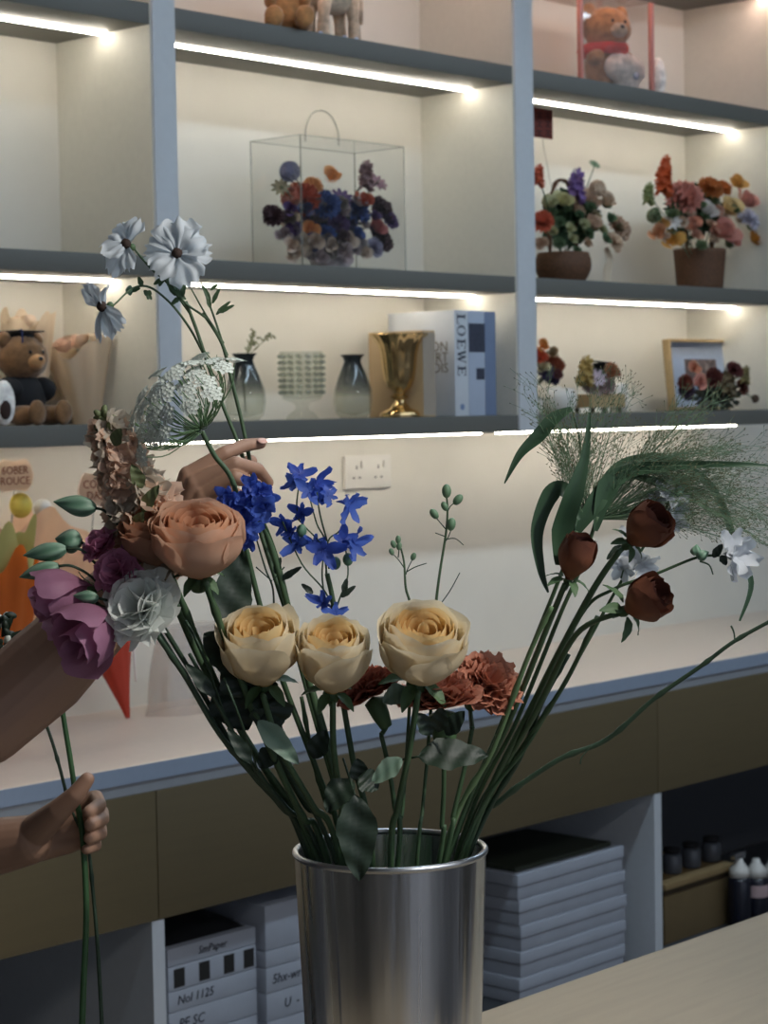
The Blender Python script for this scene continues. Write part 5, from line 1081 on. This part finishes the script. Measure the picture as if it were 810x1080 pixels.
t, S = flower('white_cosmos', 'white cosmos with one wide open flower and feathery buds, held highest in the hand', 'cosmos', [(214, 330), (234, 362), (244, 400), (254, 440), (262, 478), (268, 512), (286, 585), (322, 722), (360, 850), (384, 897)], dC+.012, .0017, .0026, mstem)
cosmos(t, 187, 268, 2.11, A(-.1, -.9, .35), [(186, 231, .055, .012), (214, 250, .042, .0), (222, 262, .034, .01), (202, 300, .040, -.005), (164, 290, .036, -.012), (153, 264, .034, .01), (168, 240, .036, .012)], [(188, 290, 2.12), (192, 316, 2.125), (222, 340, 2.13), (240, 375, 2.13)])
twig(t, [at(202, 305, dC+.01), at(216, 330, dC+.01), at(236, 362, dC+.01)], .0010); twig(t, [at(212, 298, dC+.01), at(226, 335, dC+.01), at(238, 372, dC+.01)], .0012)
for (x, y, tx, ty) in ((222, 318, 213, 300), (224, 320, 232, 304), (228, 332, 243, 318), (230, 326, 236, 330), (222, 325, 218, 312), (232, 330, 247, 322), (222, 306, 230, 300)): leaf(t, x, y, tx, ty, .0035, dC, 0, None, .1, mstem)
t, S = flower('white_cosmos', 'white cosmos with two side facing flowers on curved stalks, held in the hand', 'cosmos', [(196, 318), (208, 350), (222, 392), (236, 430), (249, 462), (258, 490), (270, 545), (300, 640), (334, 740), (366, 850), (390, 903)], dC+.010, .0017, .0026, mstem)
cosmos(t, 134, 258, 2.10, A(-.45, -.75, .25), [(147, 231, .030, .0), (115, 249, .034, .0), (109, 268, .032, -.01), (116, 289, .036, .004), (136, 285, .024, -.012), (128, 238, .030, .015)], [(146, 268, 2.11), (160, 284, 2.125), (178, 300, 2.13), (200, 330, 2.13)])
cosmos(t, 109, 323, 2.09, A(-.72, -.6, -.1), [(88, 302, .026, .012), (111, 303, .030, .01), (118, 356, .032, .005), (130, 344, .030, -.012), (104, 360, .014, .012), (97, 300, .026, -.01)], [(124, 318, 2.10), (140, 304, 2.115), (158, 303, 2.125), (180, 320, 2.13), (200, 346, 2.13), (214, 372, 2.13)])
for (x, y, tx, ty) in ((148, 304, 134, 309), (150, 302, 146, 292), (152, 306, 160, 316), (162, 300, 178, 292), (168, 302, 176, 286), (185, 312, 176, 296), (184, 308, 188, 284), (190, 318, 196, 296), (190, 314, 180, 322), (158, 306, 156, 316), (196, 316, 176, 300), (188, 300, 182, 280)): leaf(t, x, y, tx, ty, .0045, dC, 0, None, .1, mstem)
for (x, y, tx, ty) in ((140, 306, 132, 306), (182, 300, 178, 284), (186, 306, 190, 288)): bud(t, x, y, tx, ty, dC, .010)
leaf(t, 254, 490, 282, 466, .003, 2.2, 0, None, .1) if False else None

# ================================================================== stems held low in the other hand
G = 'stems in the lowered hand'
t, S = flower('held_green_branch', 'smooth green stem gripped in the lowered hand, hanging to the frame bottom', 'stem', [(60, 700), (66, 750), (74, 800), (80, 840), (87, 882), (91, 960), (88, 1040), (86, 1100)], 2.20, .0026, .0036, mat('held_green', (54, 92, 54), .5, 0, .12, 30), rim=False, dmid=2.185)
leaf(t, 60, 705, 44, 672, .02, 2.21, 0)
t, S = flower('held_spike', 'knobbly stem in the lowered hand topped by small green and white buds', 'flower', [(6, 672), (30, 722), (50, 768), (62, 806), (74, 850), (92, 892), (98, 940), (103, 1000), (108, 1090)], 2.24, .0016, .0022, mstd, rim=False, dmid=2.185, nodes=6)
rg = random.Random(2)
for k in range(22):
    b = MB(); x, y = lerp(-4, 12, rg.random()), lerp(648, 688, rg.random()); p = at(x, y, 2.235+rg.uniform(-.01, .01)); b.ball((0, 0, 0), (.004, .004, .007), frame(A(rg.uniform(-1, 1), -.4, rg.uniform(0, 1)), p), 8, 6); b.build('bud', (mlf, mamm, mlf)[k % 3], t)
for (x, y, tx, ty) in ((8, 676, 26, 665), (4, 680, 18, 692), (2, 672, 14, 650), (8, 684, 20, 684)): leaf(t, x, y, tx, ty, .007, 2.23, 0)

# ================================================================== the person: only arms reach into the picture
skin = mat('skin', (164, 130, 108), .55, 0, .05, 14, (156, 120, 100)); 
def cap(bm_, p0, r0, p1, r1, n=20, sq=None):
    """tapered capsule as closed surface"""
    p0, p1 = V(p0), V(p1); ax = p1-p0; L = ax.length; Mx = frame(ax, p0); prof = []
    for k in range(7): a = -pi/2+pi/2*k/6; prof.append((r0*cos(a), r0*sin(a)))
    for k in range(7): a = pi/2*k/6; prof.append((r1*cos(a), L+r1*sin(a)))
    prof[0] = (1e-5, prof[0][1]); prof[-1] = (1e-5, prof[-1][1]); vs = []; fs = []
    for r_, z in prof:
        for j in range(n): a = 2*pi*j/n; vs.append((r_*cos(a), r_*sin(a), z))
    for i in range(len(prof)-1):
        for j in range(n): fs.append((i*n+j, i*n+(j+1) % n, (i+1)*n+(j+1) % n, (i+1)*n+j))
    fs.append(tuple(range(n))[::-1]); fs.append(tuple((len(prof)-1)*n+j for j in range(n))); bm_.add(vs, fs, None, Mx)
def chain(bm_, pts, rs):
    for (a, b), (c, d) in zip(zip(pts, pts[1:]), zip(rs, rs[1:])): cap(bm_, a, c, b, d)
def remeshed(bm_, voxel, smooth=4):
    me = bpy.data.meshes.new('tmp'); me.from_pydata([p.to_tuple() for p in bm_.v], [], bm_.f); o = bpy.data.objects.new('tmp', me); COL.objects.link(o)
    m = o.modifiers.new('r', 'REMESH'); m.mode = 'VOXEL'; m.voxel_size = voxel; m.use_smooth_shade = True
    s = o.modifiers.new('s', 'SMOOTH'); s.factor = .5; s.iterations = smooth
    bpy.context.view_layer.update(); dg = bpy.context.evaluated_depsgraph_get(); r = bpy.data.meshes.new_from_object(o.evaluated_get(dg)); vs = [v.co.copy() for v in r.vertices]; fs = [tuple(p.vertices) for p in r.polygons]
    bpy.data.objects.remove(o); bpy.data.meshes.remove(me); bpy.data.meshes.remove(r); return vs, fs
arms = MB()
# right arm (raised)
shR, elR, wrR = CP(-.565, 1.97, 1.315), at(-16, 762, 2.06), at(190, 567, 2.105)
mR = lerp(elR, wrR, .3)
chain(arms, [shR, lerp(shR, elR, .5), elR], [.050, .046, .041]); chain(arms, [elR, mR+V((0, 0, -.004)), lerp(elR, wrR, .7), wrR], [.043, .0455, .035, .0255])
mc = {'i': (199, 502, 2.090), 'm': (206, 511, 2.082), 'r': (214, 522, 2.080), 'p': (222, 534, 2.084)}
w2 = [at(186, 560, 2.100), at(190, 566, 2.096), at(196, 570, 2.096), at(202, 573, 2.100)]
for k, wq in zip('imrp', w2): cap(arms, wq, .0145, at(*mc[k]), .0105)
cap(arms, at(194, 545, 2.10), .016, at(212, 535, 2.10), .015)
chain(arms, [at(*q) for q in (mc['i'], (237, 478, 2.090), (259, 469.5, 2.102), (275, 467.5, 2.112))], [.0100, .0074, .0067, .0058])
chain(arms, [at(*q) for q in (mc['m'], (248, 488.5, 2.074), (272, 495, 2.094), (283, 509, 2.116))], [.0098, .0072, .0066, .0057])
chain(arms, [at(*q) for q in (mc['r'], (248, 503, 2.068), (270, 511, 2.088), (277, 527, 2.110))], [.0096, .0070, .0064, .0056])
chain(arms, [at(*q) for q in (mc['p'], (247, 520, 2.070), (266, 529, 2.088), (270, 541, 2.106))], [.0088, .0064, .0058, .0052])
chain(arms, [at(*q) for q in ((196, 552, 2.125), (218, 520, 2.145), (243, 497, 2.150), (264, 487, 2.148))], [.015, .0105, .0088, .0074])
# left arm (lowered)
shL, elL, wrL = CP(-.625, 2.29, 1.30), CP(-.60, 2.30, .955), at(30, 886, 2.215)
chain(arms, [shL, lerp(shL, elL, .5), elL], [.050, .045, .041]); chain(arms, [elL, lerp(elL, wrL, .3), lerp(elL, wrL, .7), wrL], [.042, .043, .034, .0265])
ml = {'i': (74, 849, 2.222), 'm': (77, 862, 2.224), 'r': (77, 876, 2.224), 'p': (73, 889, 2.222)}
for k, wq in zip('imrp', [at(32, 876, 2.22), at(32, 883, 2.222), at(32, 889, 2.222), at(32, 896, 2.22)]): cap(arms, wq, .0155, at(*ml[k]), .0115)
chain(arms, [at(*q) for q in (ml['i'], (101, 841, 2.216), (105, 849, 2.190), (94, 856, 2.168))], [.0102, .0080, .0074, .0064])
chain(arms, [at(*q) for q in (ml['m'], (107, 857, 2.216), (108, 864, 2.188), (95, 870, 2.164))], [.0102, .0080, .0074, .0064])
chain(arms, [at(*q) for q in (ml['r'], (105, 873, 2.216), (106, 879, 2.190), (94, 884, 2.168))], [.0098, .0078, .0072, .0062])
chain(arms, [at(*q) for q in (ml['p'], (100, 888, 2.216), (101, 892, 2.192), (91, 896, 2.172))], [.0090, .0068, .0062, .0054])
chain(arms, [at(*q) for q in ((40, 874, 2.200), (62, 855, 2.172), (80, 838, 2.160), (92, 822, 2.158))], [.0175, .0125, .0098, .0076])
va, fa_ = remeshed(arms, .00135, 5)
# trunk, neck, head, legs: all beyond the left edge of the picture
bd = MB(); ctr = V((0, 0, 0))
pel, chest, nk = CP(-.66, 2.13, .86), CP(-.655, 2.13, 1.20), CP(-.635, 2.13, 1.34)
for s in (-1, 1):
    cap(bd, pel+FH*.075*s, .10, chest+FH*.07*s, .095); cap(bd, nk-V((0, 0, .04)), .06, (shR if s < 0 else shL), .048)
    hip = pel+FH*.085*s-V((0, 0, .04)); kn = CP(-.64, 2.13+.085*s, .45); an = CP(-.66, 2.13+.085*s, .07)
    cap(bd, hip, .085, kn, .055); cap(bd, kn, .055, lerp(kn, an, .35), .055); cap(bd, lerp(kn, an, .35), .055, an, .036); cap(bd, an-V((0, 0, .03)), .036, an+RH*.13-V((0, 0, .045)), .025)
cap(bd, nk-V((0, 0, .03)), .052, nk+RH*.02+V((0, 0, .06)), .05); hc = nk+RH*.045+V((0, 0, .16)); Mh = Matrix(((FH.x, RH.x, 0, hc.x), (FH.y, RH.y, 0, hc.y), (0, 0, 1, hc.z), (0, 0, 0, 1)))
bd.ball((0, -.005, .02), (.072, .09, .095), Mh, 30, 20); bd.ball((0, .022, -.045), (.052, .062, .06), Mh, 26, 16); bd.ball((0, .092, -.012), (.012, .018, .018), Mh, 12, 8); bd.ball((0, .08, -.055), (.024, .012, .009), Mh, 12, 8)
for s in (-1, 1): bd.ball((.072*s, -.005, -.005), (.01, .018, .03), Mh, 12, 8)
vb, fb = remeshed(bd, .006, 4)
rt = thing('person', 'person at the left edge, bare arms reaching in, one hand raised, one gripping stems', 'person', CP(-.66, 2.13, 0))
o = MB(); o.add(va, fa_); o.add(vb, fb); body = o.build('body', skin, rt)
def nail(p, ax, nrm):
    b = MB(); b.ball((0, 0, 0), (.0042, .0012, .0058), frame(ax, p, 0), 12, 8); b.build('fingernail', mat('nail', (214, 172, 158), .3, 0, .02, 30), rt)
b = MB(); q = at(277, 464.8, 2.104); axn = (at(279, 467.5, 2.112)-at(262, 469.5, 2.102)).normalized(); zz = (-FW+UP*.9).normalized(); yy = zz.cross(axn).normalized(); zz = axn.cross(yy)
b.ball((0, 0, 0), (.0058, .0044, .0012), Matrix(((axn.x, yy.x, zz.x, q.x), (axn.y, yy.y, zz.y, q.y), (axn.z, yy.z, zz.z, q.z), (0, 0, 0, 1))), 14, 8); b.build('fingernail', mat('nail', (214, 172, 158), .3, 0, .02, 30), rt)
cl = MB()
for s in (-1, 1): cap(cl, pel+FH*.078*s-V((0, 0, .02)), .106, chest+FH*.073*s, .103); cap(cl, nk-V((0, 0, .07)), .07, (shR if s < 0 else shL), .058)
cap(cl, shR, .058, lerp(shR, elR, .52), .060); cap(cl, shL, .058, lerp(shL, elL, .52), .060); vc, fc = remeshed(cl, .008, 4); o = MB(); o.add(vc, fc); o.build('shirt', mat('dark_shirt', (44, 46, 54), .9, 0, .06, 60), rt)
cl = MB()
for s in (-1, 1):
    hip = pel+FH*.085*s-V((0, 0, .03)); kn = CP(-.64, 2.13+.085*s, .45); an = CP(-.66, 2.13+.085*s, .10); cap(cl, hip, .096, kn, .068); cap(cl, kn, .068, an, .055)
vc, fc = remeshed(cl, .008, 3); o = MB(); o.add(vc, fc); o.build('trousers', mat('trousers', (52, 56, 66), .9, 0, .06, 60), rt)
h = MB(); h.ball((0, -.022, .038), (.082, .092, .092), Mh, 30, 20, .03, 4); h.ball((0, -.07, -.04), (.07, .045, .11), Mh, 24, 16, .04, 4); h.build('hair', mat('dark_hair', (30, 24, 22), .6, 0, .2, 90), rt)
for s in (-1, 1): b = MB(); b.ball((.028*s, .082, .006), (.012, .006, .007), Mh, 12, 8); b.build('eye', mat('bead_eye'), rt)

# ================================================================== light
W = bpy.data.worlds.new('daylight'); SC.world = W; W.use_nodes = True; n = W.node_tree.nodes; L = W.node_tree.links
bg = n['Background']; bg.inputs[0].default_value = (.70, .80, 1.0, 1); bg.inputs[1].default_value = .75
SC.view_settings.exposure = .2
